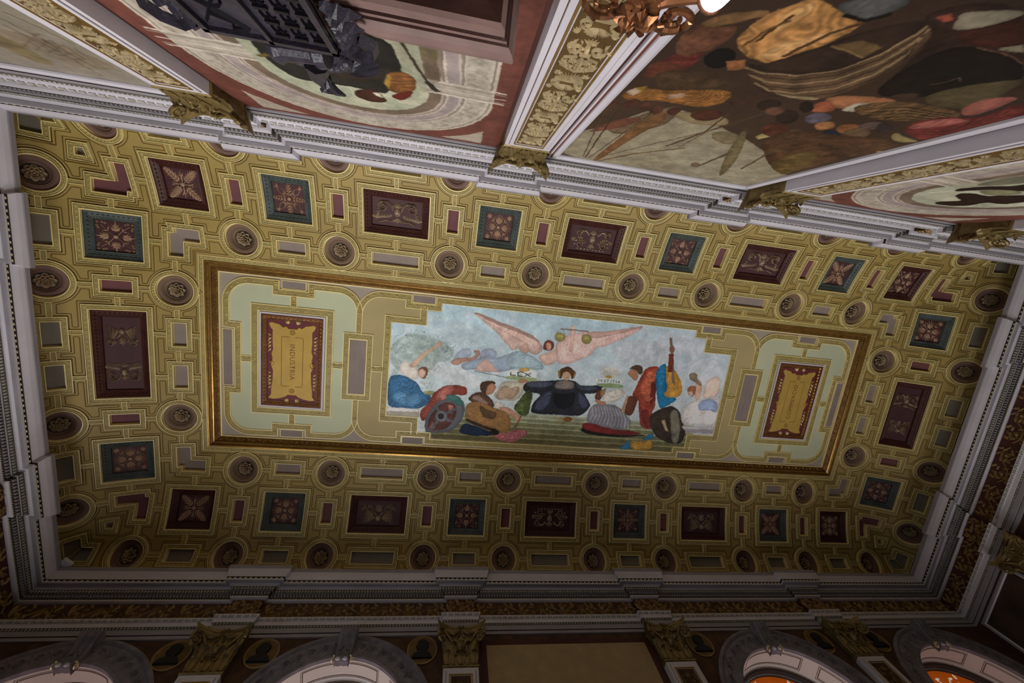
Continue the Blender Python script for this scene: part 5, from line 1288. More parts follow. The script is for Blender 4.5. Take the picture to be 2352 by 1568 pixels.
for w in WALLS:
    g = G(); a, b = SPAN[w]; holes = [arch_poly(wall_t('front', c), RI, HC, -.05) for c in WC] if w == 'front' else []
    plate(g, [(a, HF), (b, HF), (b, .866), (a, .866)], holes, lambda x, y: LM(x, 0, y), 'wall_brown' if w == 'front' else 'wall_paint')
    loc, rz = at_wall(w, 0); o = WALLS[w][0]
    wall[w] = tag(g.build('wall_' + w, None, (S * o[0], S * o[1], 0), rz), {'back': 'long painted wall carrying the big murals and white pilasters', 'front': 'long dark window wall with round-arched windows', 'left': 'short end wall beside the INDUSTRIA plaque, hidden below its cornice', 'right': 'short end wall beside the COMMERCIO plaque'}[w], kind='structure')
g = G(); g.box((0, 0, -.1), (S * 2.4, S * 1.2, .2), 'floor_wood'); tag(g.build('floor'), 'plain wooden floor below the picture', kind='structure')

# ---- entablature round the room -----------------------------------------------------------------
ENT = [(-.006, .866, 'white_trim'), (.0345, .8475, 'white_trim'), (.0350, .8465, 'grey_trim'), (.0350, .8390, 'grey_trim'), (.0338, .8375, 'white_trim'), (.0334, .8355, 'white_trim'), (.0322, .8300, 'white_trim'), (.0300, .8245, 'white_trim'), (.0290, .8215, 'white_trim'), (.0288, .8200, 'window_dark'), (.0262, .8197, 'window_dark'), (.0262, .8162, 'white_trim'),
       (.0280, .8157, 'white_trim'), (.0278, .8128, 'grey_trim'), (.0262, .8118, 'grey_trim'), (.0205, .8112, 'white_trim'), (.0200, .8122, 'white_trim'), (.0150, .8112, 'white_trim'), (.0148, .8085, 'leaf_dark'), (.0118, .8010, 'grey_trim'), (.0100, .8004, 'leaf_dark'), (.0072, .7996, 'leaf_dark'), (.0072, .7950, 'grey_trim'), (.0076, .7938, 'window_dark'), (.0050, .7930, 'window_dark'), (.0050, .7905, 'white_trim'),
       (.0072, .7900, 'white_trim'), (.0066, .7882, 'white_trim'), (.0035, .7870, 'white_trim'), (-.0004, .7866, 'frieze'), (-.0004, .7428, 'white_trim'), (.0115, .7420, 'white_trim'), (.0115, .7405, 'white_trim'), (.0092, .7352, 'white_trim'), (.0080, .7346, 'white_trim'), (.0080, .7265, 'white_trim'), (.0074, .7262, 'leaf_dark'), (.0052, .7220, 'grey_trim'), (.0052, .7120, 'grey_trim'), (.0046, .7116, 'window_dark'), (.0030, .7108, 'grey_trim'), (.0032, .7040, 'grey_trim'), (-.002, .7036, 'grey_trim')]
RB, RH = .0092, .0310                                     # how far a ressaut steps out, its half width
def ent_line(w, p):
    a, b = SPAN[w]; out = [(a + p, p)]
    for c in sorted(wall_t(w, t) for t in PIL[w]): out += [(c - RH - p, p), (c - RH - p, p + RB), (c + RH + p, p + RB), (c + RH + p, p)]
    return out + [(b - p, p)]
ORN = G()
def _orn(kind):
    g = G()
    if kind == 'bead': g.blob((0, 0, 0), (S * .0030, S * .0013, S * .0013), 'bead_gold', 5, 4)
    elif kind == 'small_bead': g.blob((0, 0, 0), (S * .0015, S * .0011, S * .0011), 'bead_gold', 5, 3)
    elif kind == 'dentil': g.box((0, S * .0008, 0), (S * .0034, S * .0034, S * .0042), 'grey_trim')
    elif kind == 'egg': g.blob((0, 0, 0), (S * .0022, S * .0016, S * .0036), 'trim_relief', 6, 4)
    elif kind == 'tongue': g.blob((0, 0, 0), (S * .0044, S * .0018, S * .0028), 'trim_relief', 6, 4); g.box((S * .0055, S * .0004, 0), (S * .0014, S * .0020, S * .0056), 'trim_relief')
    elif kind == 'leaflet':
        m = lambda x, y, n: (S * x, S * n, S * y); r_leaf(g, m, 0, .0026, -math.pi / 2, .0055, .0024, .0015, 'trim_relief', 1)
    return g
def orn_row(w, parent, name, kind, p, h, pitch):
    base = _orn(kind); g = G(); P = ent_line(w, p)
    for (x0, y0), (x1, y1) in zip(P, P[1:]):
        if abs(y0 - y1) > 1e-6: continue
        k = int((x1 - x0) / pitch); k = max(k, 1); st = (x1 - x0) / k
        for j in range(k):
            o = len(g.v); cx, cy, cz = S * (x0 + st * (j + .5)), S * y0, Z0 + S * h
            g.v += [(x + cx, y + cy, z + cz) for x, y, z in base.v]; g.f += [tuple(i + o for i in f) for f in base.f]; g.m += [g.mi(base.names[m]) for m in base.m]
    stuff(g.build(name, parent))
def rinceau(L, H):
    """one wave of gilded scrolling foliage, L long and H high, standing off the frieze"""
    g = G(); M = lambda x, y, n: (S * x, S * n, S * y); mt = 'frieze_leaf'
    r_tube(g, M, [(L * (i / 16 - .5), H * .30 * math.sin(2 * math.pi * i / 16)) for i in range(17)], .0018, .0030, mt)
    for q in (-1, 1):
        cx, cy = q * L * .25, -q * H * .04
        r_tube(g, M, spiral(cx, cy, H * .30, H * .06, math.pi / 2 * q, -1.35 * q), [.0018 - .00004 * i for i in range(23)], .0034, mt)
        r_dome(g, M, cx, cy, .0045, .0045, .0045, mt, 7)
        for j in range(6): r_leaf(g, M, cx + H * .30 * math.cos(j), cy + H * .30 * math.sin(j), j + 1.2 * q, .0135, .0045, .0035, mt, 2)
        for j in range(3): r_leaf(g, M, q * L * (.06 + .14 * j), q * H * (.30 - .3 * (j == 1)), q * (.9 - 1.1 * j), .015, .005, .0035, mt, 2)
        for j in range(2): r_leaf(g, M, q * L * .43, (j - .5) * H * .5, math.pi / 2 * (1 if j else -1) + .4 * q, .013, .005, .0035, mt, 2)
    return g.mesh('scroll_relief')
RIN = rinceau(.096, .040); RINS = rinceau(.060, .040)
trim = {}
for n_, w in enumerate(WALLS):
    g = G(); rows = [[LM(x, y, h) for x, y in ent_line(w, p)] for p, h, _ in ENT]
    g.grid(rows, [e[2] for e in ENT[:-1]])
    o = WALLS[w][0]
    t = tag(g.build('trim_%d' % (n_ + 1), None, (S * o[0], S * o[1], 0), WALLS[w][1]), {'back': 'white stepped cornice with gold beads above the murals', 'front': 'shadowed stepped cornice above the arched windows', 'left': 'pale blue-lit cornice along the end wall by INDUSTRIA', 'right': 'grey cornice and gilded frieze along the end wall by COMMERCIO'}[w], kind='structure')
    trim[w] = t
    orn_row(w, t, 'bead_row', 'bead', .0272, .8180, .0103)
    orn_row(w, t, 'small_bead_row', 'small_bead', .0062, .7917, .0048)
    orn_row(w, t, 'egg_row', 'egg', .0135, .8045, .0060)
    orn_row(w, t, 'dentil_row', 'dentil', .0074, .7972, .0064)
    orn_row(w, t, 'tongue_row', 'tongue', .0106, .7378, .0128)
    orn_row(w, t, 'leaf_row', 'leaflet', .0064, .7240, .0062)
    if w != 'back' or True:
        cs = sorted(wall_t(w, x) for x in PIL[w]); edges = [SPAN[w][0]] + [v for c_ in cs for v in (c_ - RH, c_ + RH)] + [SPAN[w][1]]
        for i, (x0, x1) in enumerate(zip(edges, edges[1:])):
            res = i % 2 == 1; k = 1 if res else max(1, int((x1 - x0) / .098 + .5))
            for j in range(k):
                put('scroll_relief', RINS if res else RIN, t, (S * (x0 + (x1 - x0) * (j + .5) / k), S * (-.0002 + (RB if res else 0)), Z0 + S * .7645))
g = G(); g.box((0, 0, 0), (.16, .16, .05), 'white_trim'); g.box((0, 0, .035), (.10, .10, .03), 'grey_trim')
o_ = g.build('sensor_box', None, (S * (XL_ + .040), S * (YB_ - .040), Z0 + S * .8475 + .02), math.pi / 4)
tag(o_, 'small pale box standing on the cornice in the dark bottom-left corner', 'box')

# ---- pilasters ------------------------------------------------------------------------------------
HT = .6225                                                # top of the shaft
PF, PW = .0160, .0335                                     # face projection, half width
def shaft_mesh(gold):
    g = G(); b = HF + .05
    g.box((0, S * PF / 2, Z0 + S * (HT + b) / 2), (S * 2 * PW, S * PF, S * (HT - b)), 'white_trim')
    zc, hz = (HT + b) / 2, (HT - b) / 2
    M = lambda x, y, n: LM(x, PF + n, zc + y)
    def fr_(ins, prof):
        g.grid([[M(a * (PW - i), c_ * (hz - i), n) for a, c_ in ((-1, -1), (1, -1), (1, 1), (-1, 1))] for i, n, _ in prof], [p[2] for p in prof[:-1]], True)
    fr_(0, [(.0052, .0001, 'soffit_line'), (.0056, .0004, 'soffit_line'), (.0060, .0001, 'white_trim'), (.0062, .0012, 'white_trim'), (.0112, .0010, 'white_trim'), (.0116, .0004, 'gilt'), (.0122, .0016, 'gilt'), (.0134, .0016, 'gilt'), (.0140, .0004, 'white_trim'), (.0146, .0008, 'white_trim'), (.0152, .0002, 'white_trim')])
    p = G(); iw = PW - .0150
    fill(p, M, [(-iw, -hz + .015), (iw, -hz + .015), (iw, hz - .015), (-iw, hz - .015)], .0003, 'gold_ground' if gold else 'wall_brown', .3)
    return g.mesh('shaft'), p.mesh('shaft_panel')
def candelabra(m_):
    g = G(); M = lambda x, y, n: LM(x, PF + .0004 + n, HT - .018 - y)
    y, k, end = .003, 0, (.42 if m_ == 'gold_relief' else .16)
    while y < end:
        if k % 4 == 0:                                       # palmette with side curls
            for j in range(9): r_leaf(g, M, 0, y + .013, -math.pi / 2 + (j - 4) * .30, .0115, .0014, .003, m_, 1)
            for q in (-1, 1):
                r_tube(g, M, [(q * x, yy) for x, yy in spiral(.0100, y + .017, .0055, .0012, -1.5, 1.3)], .0007, .0022, m_)
                for j in range(4): r_leaf(g, M, q * .0120, y + .006, q * (.3 + .5 * j) if q > 0 else math.pi + .3 - .5 * j, .0055, .0014, .002, m_, 1)
            y += .025
        elif k % 4 == 1:                                     # fluted shell dish
            for j in range(11): r_leaf(g, M, 0, y, math.pi / 2 + (j - 5) * .27, .0125, .0012, .003, m_, 1)
            r_tube(g, M, [(-.0135, y), (0, y - .0012), (.0135, y)], .0007, .0026, m_)
            for q in (-1, 1):
                for j in range(5): r_leaf(g, M, q * .0125, y + .010, j * 1.257, .0040, .0013, .0022, m_, 1)
            y += .017
        elif k % 4 == 2:                                     # flower clusters and ribbons
            for q in (-1, 1):
                for cx, cy in ((.0070, .006), (.0125, .012), (.0060, .017)):
                    for j in range(5): r_leaf(g, M, q * cx, y + cy, j * 1.257 + cy * 300, .0044, .0015, .0026, m_, 1)
                    r_dome(g, M, q * cx, y + cy, .0011, .0011, .0036, m_, 5)
                r_tube(g, M, [(0, y), (q * .006, y + .003), (q * .015, y + .008), (q * .014, y + .020), (q * .004, y + .024)], .0006, .002, m_)
            r_frond(g, M, 0, y + .001, math.pi / 2, .022, .0048, .003, m_, 5)
            y += .025
        else:                                                # scroll pair round a small vase
            for q in (-1, 1):
                r_tube(g, M, [(q * x, yy) for x, yy in spiral(.0090, y + .011, .0072, .0012, 1.2, -1.6)], .0008, .0026, m_)
                for j in range(6): r_leaf(g, M, q * (.0090 + .0072 * math.cos(j * 1.05)), y + .011 + .0072 * math.sin(j * 1.05), j * 1.05, .0052, .0014, .0022, m_, 1)
            r_dome(g, M, 0, y + .012, .0024, .0065, .004, m_, 7); r_tube(g, M, [(-.004, y + .004), (.004, y + .004)], .0008, .003, m_)
            for j in range(5): r_leaf(g, M, 0, y + .019, math.pi / 2 + (j - 2) * .5, .0068, .0013, .0026, m_, 1)
            y += .026
        k += 1
    return g.mesh('relief')
def acanthus(L, Wd, curl, lean):
    g = G(); rows = []; n = 8
    for i in range(n + 1):
        t = i / n; w = Wd * (.62 + .38 * math.sin(math.pi * t)) * (1.0 if i % 2 else .80) * (1 - .45 * max(0, t - .6) / .4)
        a = max(0.0, (t - .62) / .38) * 2.3; z = L * (min(t, .62) + .30 * math.sin(a) / 2.3 * 1.2); y = lean * t * t + curl * (1 - math.cos(a))
        rows.append([(q * w, y + (.003 if q == 0 else -.0015 * abs(q)) * S * .3, z) for q in (-1, -.5, 0, .5, 1)])
    g.grid(rows, 'capital_gold'); return g
def capital_parts():
    hb, ht = HT, .7055; H = S * (ht - hb); out = {}
    # bell, astragal
    g = G(); rows = []
    for t, wd, pr in ((0, PW, PF), (.02, PW + .002, PF + .002), (.05, PW + .002, PF + .002), (.07, PW - .001, PF), (.45, PW - .002, PF + .001), (.75, PW + .002, PF + .004), (.88, PW + .007, PF + .009)):
        h = hb + (ht - hb) * t; rows.append([LM(-wd, 0, h), LM(-wd, pr, h), LM(wd, pr, h), LM(wd, 0, h)])
    g.grid(rows, 'capital_gold'); out['bell'] = g.mesh('capital')
    g = G(); N = 12
    def ab(h, e):                                            # concave-sided abacus with horns at the corners
        r = []
        for i in range(N + 1):
            x = -1 + 2 * i / N; r.append(LM(x * (PW + .0150 + e), PF + .0235 + e - .0215 * (1 - x * x) ** .85, h))
        return [LM(-(PW + .0030 + e), .0004, h)] + r + [LM(PW + .0030 + e, .0004, h)]
    lv = [ab(.6945, -.0040), ab(.6975, -.0010), ab(.7000, -.0005), ab(.7003, .0010), ab(.7055, .0016)]
    ids = g.grid(lv, 'capital_gold'); g.face(ids[0][::-1], 'capital_gold'); g.face(ids[-1], 'capital_gold')
    out['abacus'] = g.mesh('abacus')
    for q in (-1, 1):                                        # corner volutes, on the diagonal
        g = G(); cx, cy, hz = q * (PW + .0055), PF + .0125, .6800
        dx, dy = q * .72, .70; P = []
        for x, z in spiral(0, 0, .0145, .0022, math.pi / 2, -1.75, 30): P.append(LM(cx + dx * x * .8, cy + dy * x * .8, hz + z))
        stem = [LM(q * .010, PF + .003, .645), LM(q * .018, PF + .004, .672), LM(cx - dx * .006, cy - dy * .006, .6935)]
        g.tube(stem + P, [S * .0022, S * .0028, S * .0032] + [S * (.0034 - .00004 * i) for i in range(31)], 'capital_gold', 6)
        g.blob(LM(cx, cy, hz), (S * .0035, S * .0035, S * .0035), 'capital_gold', 7, 5)
        out['volute%d' % q] = g.mesh('volute')
    out['leaf_low'] = acanthus(S * .030, S * .0088, S * .0045, S * .002).mesh('acanthus_leaf')
    out['leaf_high'] = acanthus(S * .050, S * .0090, S * .0060, S * .003).mesh('acanthus_leaf')
    out['leaf_horn'] = acanthus(S * .056, S * .0065, S * .0080, S * .008).mesh('acanthus_leaf')
    g = G()                                                   # flower on the abacus
    for j in range(6): a = j * math.pi / 3; r_leaf(g, lambda x, y, n: LM(x, PF + .0060 + n, .6975 + y), 0, 0, a, .0105, .0046, .0045, 'capital_gold', 1)
    r_dome(g, lambda x, y, n: LM(x, PF + .0060 + n, .6975 + y), 0, 0, .0034, .0034, .006, 'capital_gold', 8)
    for q in (-1, 1): r_leaf(g, lambda x, y, n: LM(x, PF + .0050 + n, .6925 + y), 0, 0, -math.pi / 2 + q * .5, .017, .004, .005, 'capital_gold', 2)
    out['flower'] = g.mesh('flower')
    g = G()                                                   # grotesque mask between the volutes
    mm = lambda x, y, n: LM(x, PF + .002 + n, .664 + y)
    r_dome(g, mm, 0, 0, .0095, .0125, .0105, 'capital_gold', 12); r_dome(g, mm, 0, -.002, .0022, .0050, .0140, 'capital_gold', 6)
    for q in (-1, 1): r_dome(g, mm, q * .0040, .003, .0020, .0014, .0125, 'capital_gold', 5)
    r_tube(g, mm, [(-.004, -.0075), (0, -.0085), (.004, -.0075)], .0010, .0110, 'capital_gold')
    for j in range(7): r_leaf(g, mm, 0, -.006, -math.pi / 2 + (j - 3) * .32, .016, .003, .005, 'capital_gold', 1)
    out['mask'] = g.mesh('mask')
    g = G()
    for q in (-1, 1): g.tube([LM(q * x, PF + .006 + .004 * math.sin(x * 120), h) for x, h in ((.006, .690), (.014, .684), (.022, .687), (.030, .6935))], [S * .0022] * 4, 'capital_gold', 6)
    out['garland'] = g.mesh('garland')
    return out
CAP = capital_parts(); SH_G = shaft_mesh(True); SH_P = shaft_mesh(False); REL_G = candelabra('gold_relief'); REL_P = candelabra('frieze_leaf')
PLAB = {'back': ['white pilaster with gilded relief between the rigging mural and the archway mural', 'white pilaster with gilded relief behind the bronze wall lamp', 'white pilaster with gilded relief just right of the big voyage painting', 'gilded capital of the pilaster at the far right end of the mural wall'],
        'front': ['dark pilaster and capital between the two left-hand arched windows', 'dark pilaster and capital at the left edge of the blank beige panel', 'dark pilaster and capital at the right edge of the blank beige panel', 'dark pilaster and capital between the two orange stained-glass windows'],
        'right': ['pilaster hidden above the far right murals on the COMMERCIO end wall', 'pilaster with bronze-gold capital beside the dark end-wall painting']}
for w in ('back', 'front', 'right'):
    for i, t in enumerate(PIL[w]):
        if w == 'right' and i == 0: continue
        loc, rz = at_wall(w, t, .0005); root = tag(put('pilaster', None, None, loc, rz), PLAB[w][i], 'pilaster')
        sh = SH_G if w == 'back' else SH_P
        s_ = put('shaft', sh[0], root); put('shaft_panel', sh[1], s_); stuff(put('relief', REL_G if w == 'back' else REL_P, s_))
        cp = put('capital', CAP['bell'], root); put('abacus', CAP['abacus'], cp); put('flower', CAP['flower'], cp); put('mask', CAP['mask'], cp); put('garland', CAP['garland'], cp)
        for q in (-1, 1): put('volute', CAP['volute%d' % q], cp)
        for x, k in ((-.026, 'leaf_low'), (0, 'leaf_low'), (.026, 'leaf_low'), (-.014, 'leaf_high'), (.014, 'leaf_high')):
            put('acanthus_leaf', CAP[k], cp, (S * x, S * (PF + .001 + (.001 if k == 'leaf_low' else 0)), Z0 + S * (HT + .006)))
        for q in (-1, 1): put('acanthus_leaf', CAP['leaf_horn'], cp, (S * q * (PW - .003), S * (PF - .001), Z0 + S * (HT + .008)), -q * .75)

# ---- arched windows -----------------------------------------------------------------------------------
def arc_pts(r, n=40): return [(r * math.cos(math.pi * k / n), HC + r * math.sin(math.pi * k / n)) for k in range(n + 1)]
def arc_grid(g, prof, legs=.45):
    rows = []
    for r, p, _ in prof: rows.append([LM(r, p, HC - legs)] + [LM(x, p, h) for x, h in arc_pts(r)] + [LM(-r, p, HC - legs)])
    g.grid(rows, [q[2] for q in prof[:-1]])
sur = G(); arc_grid(sur, [(RI - .0005, -.002, 'arch_stone'), (RI - .0005, .0060, 'arch_stone'), (RI + .004, .0068, 'arch_stone'), (RI + .0065, .0050, 'arch_stone'), (RI + .0085, .0042, 'arch_stone'), (RO - .0105, .0042, 'arch_stone'), (RO - .0085, .0062, 'arch_stone'), (RO - .0060, .0080, 'arch_stone'), (RO - .0035, .0074, 'arch_stone'), (RO - .0020, .0060, 'arch_stone'), (RO, .0055, 'arch_stone'), (RO, -.001, 'arch_stone')])
SUR = sur.mesh('surround')
rf = G()
for k in range(-2, 25):
    a = math.pi * k / 22
    for j in range(4):
        Mr = lambda x, y, n, a=a: LM((.161 + y) * math.cos(a + x / .161), .0042 + n, HC + (.161 + y) * math.sin(a + x / .161))
        r_leaf(rf, Mr, .0, 0, j * math.pi / 2 + .6 * (k % 2), .0115, .004, .0018, 'arch_stone', 2)
    r_tube(rf, Mr, spiral(.008, 0, .006, .0015, 0, 1.3), .0010, .0020, 'arch_stone')
RELW = rf.mesh('surround_relief')
sf = G(); D0, D1 = -.0005, -.046
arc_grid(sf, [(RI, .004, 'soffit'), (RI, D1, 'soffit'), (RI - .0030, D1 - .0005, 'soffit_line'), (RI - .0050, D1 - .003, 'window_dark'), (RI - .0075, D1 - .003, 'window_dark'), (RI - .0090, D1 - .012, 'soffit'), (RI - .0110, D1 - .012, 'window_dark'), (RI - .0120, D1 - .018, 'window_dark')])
SOF = sf.mesh('reveal')
sp = G()
for a0, a1 in ((.06, .88), (.98, 2.16), (2.26, 3.08)):
    r0 = RI - .0006
    q = lambda a, p, rr=r0: LM(rr * math.cos(a), p, HC + rr * math.sin(a))
    for i0, i1, rr in ((.0078, .0086, r0), (.0105, .0120, r0)):
        out = []
        for ins in (i0, i1):
            da = ins / RI; k = 12
            out.append([q(a0 + da + (a1 - a0 - 2 * da) * i / k, D0 - ins + .002) for i in range(k + 1)] + [q(a1 - da - (a1 - a0 - 2 * da) * i / k, D1 + ins - .002) for i in range(k + 1)])
        sp.grid(out, 'soffit_line', True)
SPN = sp.mesh('soffit_moulding')
gl = G(); rg = RI - .0115; yg = D1 - .017; ids = [gl.vert(LM(x, yg, h)) for x, h in arc_pts(rg)] + [gl.vert(LM(-rg, yg, -.05)), gl.vert(LM(rg, yg, -.05))]
gl.face(ids, 'stain_orange'); GLS = gl.mesh('stained_glass')
gt = G(); Mg = lambda x, y, n: LM(x, yg + .0006 + n * .2, HC + y)
for q in (-1, 1):
    for (cx, cy, r, a0, tn) in ((.030, .086, .022, 2.2, 1.4), (.062, .052, .024, 1.2, -1.5), (.090, .012, .020, 2.0, 1.4), (.028, .040, .018, 4.0, -1.4), (.060, -.006, .024, 1, 1.5), (.022, -.01, .018, 2, -1.3)):
        r_tube(gt, Mg, [(q * x, y) for x, y in spiral(cx, cy, r, .003, a0, tn)], .0013, .001, 'stain_white')
        for j in range(6): r_leaf(gt, Mg, q * (cx + r * math.cos(j * 1.05)), cy + r * math.sin(j * 1.05), j * 1.05 + .8, .0125, .0042, .001, 'stain_white', 2)
        for j in range(3): r_leaf(gt, Mg, q * cx, cy, j * 2.1 + a0, .009, .003, .001, 'stain_white', 1)
TRC = gt.mesh('tracery')
def keystone_meshes():
    g = G(); rows = []
    prof = [(.7065, .0130), (.7060, .0250), (.7000, .0285), (.6920, .0270), (.6840, .0215), (.6740, .0165), (.6640, .0150), (.6560, .0160), (.6500, .0190), (.6440, .0195), (.6415, .0165), (.6420, .0050)]
    for h, p in prof:
        wd = .0125 + .0045 * (h - .64) / .066; rows.append([LM(-wd, 0, h), LM(-wd, p - .002, h), LM(-wd * .82, p, h), LM(-wd * .4, p - .0012, h), LM(0, p + .0006, h), LM(wd * .4, p - .0012, h), LM(wd * .82, p, h), LM(wd, p - .002, h), LM(wd, 0, h)])
    g.grid(rows, 'arch_stone')
    l = G(); M = lambda x, y, n: LM(x, .0165 + n + .010 * max(0, (y - .012) / .03), .668 + y)
    for j in range(4): 
        for q in (-1, 1): r_leaf(l, M, q * .002, .030 - .012 * j, -math.pi / 2 + q * .55, .014, .004, .002, 'arch_stone', 2)
    s_ = G()
    for q in (-1, 1): s_.tube([LM(q * .0150 + q * .0002 * i, .0135 + x, .6475 + z) for i, (x, z) in enumerate(spiral(0, 0, .0058, .001, .5, 1.6))], S * .0016, 'bead_gold', 5)
    for q in (-1, 1): s_.blob(LM(q * .0065, .0195, .6440), (S * .0048, S * .0026, S * .0034), 'white_trim', 7, 5)
    return g.mesh('keystone'), l.mesh('leaf'), s_.mesh('scroll')
KEY = keystone_meshes()
WLAB = ['leftmost arched window, only its white arch soffit in view', 'arched window left of the blank beige panel, white soffit in view', 'arched window with orange stained glass right of the blank beige panel', 'arched window with orange stained glass nearest the right-hand corner']
KLAB = ['carved grey keystone over the leftmost arched window', 'carved grey keystone over the window left of the blank beige panel', 'carved dark keystone over the stained-glass window nearer the beige panel', 'carved dark keystone over the stained-glass window nearest the right corner']
for i, c_ in enumerate(WC):
    loc, rz = at_wall('front', c_)
    wn = tag(put('window_%d' % (i + 1), SOF, None, loc, rz), WLAB[i], kind='structure')
    su = put('surround', SUR, wn); stuff(put('surround_relief', RELW, su)); put('soffit_moulding', SPN, wn); gq = put('stained_glass', GLS, wn); stuff(put('tracery', TRC, gq))
    k = tag(put('keystone', KEY[0], None, loc, rz), KLAB[i], 'keystone'); put('leaf', KEY[1], k); put('scroll', KEY[2], k)

# ---- portrait roundels in the spandrels -------------------------------------------------------------------
def roundel():
    g = G(); r = .0300; A = [2 * math.pi * k / 36 for k in range(36)]; q = lambda rr, p: [LM(rr * math.cos(a), p, rr * math.sin(a) - Z0 / S) for a in A]
    g.grid([q(r, 0), q(r, .0022), (q(r - .0022, .0026)), q(r - .0035, .0012)], 'frieze_leaf', True)
    d = G(); d.grid([q(r - .0034, .0012), q(.0004, .0016)], 'medallion_disc', True)
    b = G(); M = lambda x, y, n: LM(x, .0016 + n, y - Z0 / S); pts = [(-.021, -.019), (.021, -.019), (.018, -.010), (.008, -.006), (.007, -.002), (.0115, .001), (.0105, .004), (.0135, .0055), (.0110, .010), (.0105, .016), (.004, .021), (-.006, .0205), (-.012, .014), (-.0115, .004), (-.0075, -.004), (-.016, -.009)]
    lo = [b.vert(M(x, y, 0)) for x, y in pts]; up = [b.vert(M(x * .93, y * .93, .0035)) for x, y in pts]
    for i in range(len(pts)): b.face((lo[i], lo[(i + 1) % len(pts)], up[(i + 1) % len(pts)], up[i]), 'black_paint')
    for t in tessellate_polygon([[Vector((x, y, 0)) for x, y in pts]]): b.face([up[i] for i in t], 'black_paint')
    return g.mesh('portrait_roundel'), d.mesh('disc'), b.mesh('bust')
RND = roundel()
for t, lab in ((-.767, 'dark portrait roundel between the leftmost window and its pilaster'), (-.613, 'dark portrait roundel between the pilaster and the second window from the left'), (-.3135, 'dark portrait roundel left of the pilaster that edges the beige panel'), (.296, 'dark portrait roundel right of the pilaster beyond the beige panel'), (.603, 'dark portrait roundel left of the pilaster between the stained-glass windows'), (.756, 'dark portrait roundel right of the pilaster between the stained-glass windows')):
    loc, rz = at_wall('front', t, .0, .6735); o = tag(put('portrait_roundel', RND[0], None, loc, rz), lab, 'medallion'); put('disc', RND[1], o); put('bust', RND[2], o)

# ------------------------------------------------------------------ flat pictures on the walls
def wall_canvas(name, w, c, y, label, keep=None, parent=None):
    o = WALLS[w][0]; sg = -1 if w == 'front' else 1
    me = c.mesh(name, lambda A, B: (S * A, np.full_like(A, S * y), Z0 + S * B), keep)
    ob = put(name, me, None, (S * o[0], S * o[1], 0), WALLS[w][1]); return tag(ob, label, 'painting')
def wall_frame(name, w, x0, x1, h0, h1, prof, parent=None):
    g = G(); cx, cy, hx, hy = (x0 + x1) / 2, (h0 + h1) / 2, (x1 - x0) / 2, (h1 - h0) / 2
    g.grid([[LM(cx + a * (hx + o), n, cy + b * (hy + o)) for a, b in ((-1, -1), (1, -1), (1, 1), (-1, 1))] for o, n, _ in prof], [p[2] for p in prof[:-1]], True)
    o = WALLS[w][0]
    return g.build(name, parent, (0, 0, 0) if parent else (S * o[0], S * o[1], 0), 0 if parent else WALLS[w][1])
WHITE = [(-.0008, .0012, 'window_dark'), (.0006, .0012, 'white_trim'), (.0010, .0040, 'white_trim'), (.0050, .0060, 'white_trim'), (.0072, .0045, 'white_trim'), (.0080, .0060, 'white_trim'), (.0108, .0050, 'white_trim'), (.0112, .0032, 'red_line'), (.0138, .0032, 'white_trim'), (.0142, .0036, 'white_trim'), (.0180, .0028, 'white_trim'), (.0184, 0, 'white_trim')]
# big voyage painting
c = Canvas(-.166, .1745, .20, .686, 480, 640, '3c2a20'); grad(c, 1, [(0, '33251d'), (.45, '3d2b20'), (.8, '4a3726'), (1, '5d4a36')])
c.run(PAINT_VOYAGE, .34)
vp = wall_canvas('voyage_painting', 'back', c, .0016, 'huge dark mural of sailors, a rowing boat and ochre cloth above the lamp')
wall_frame('frame', 'back', -.166, .1745, .20, .6855, WHITE[:-3] + [(.0160, .0030, 'white_trim'), (.0163, .0003, 'white_trim')], vp)
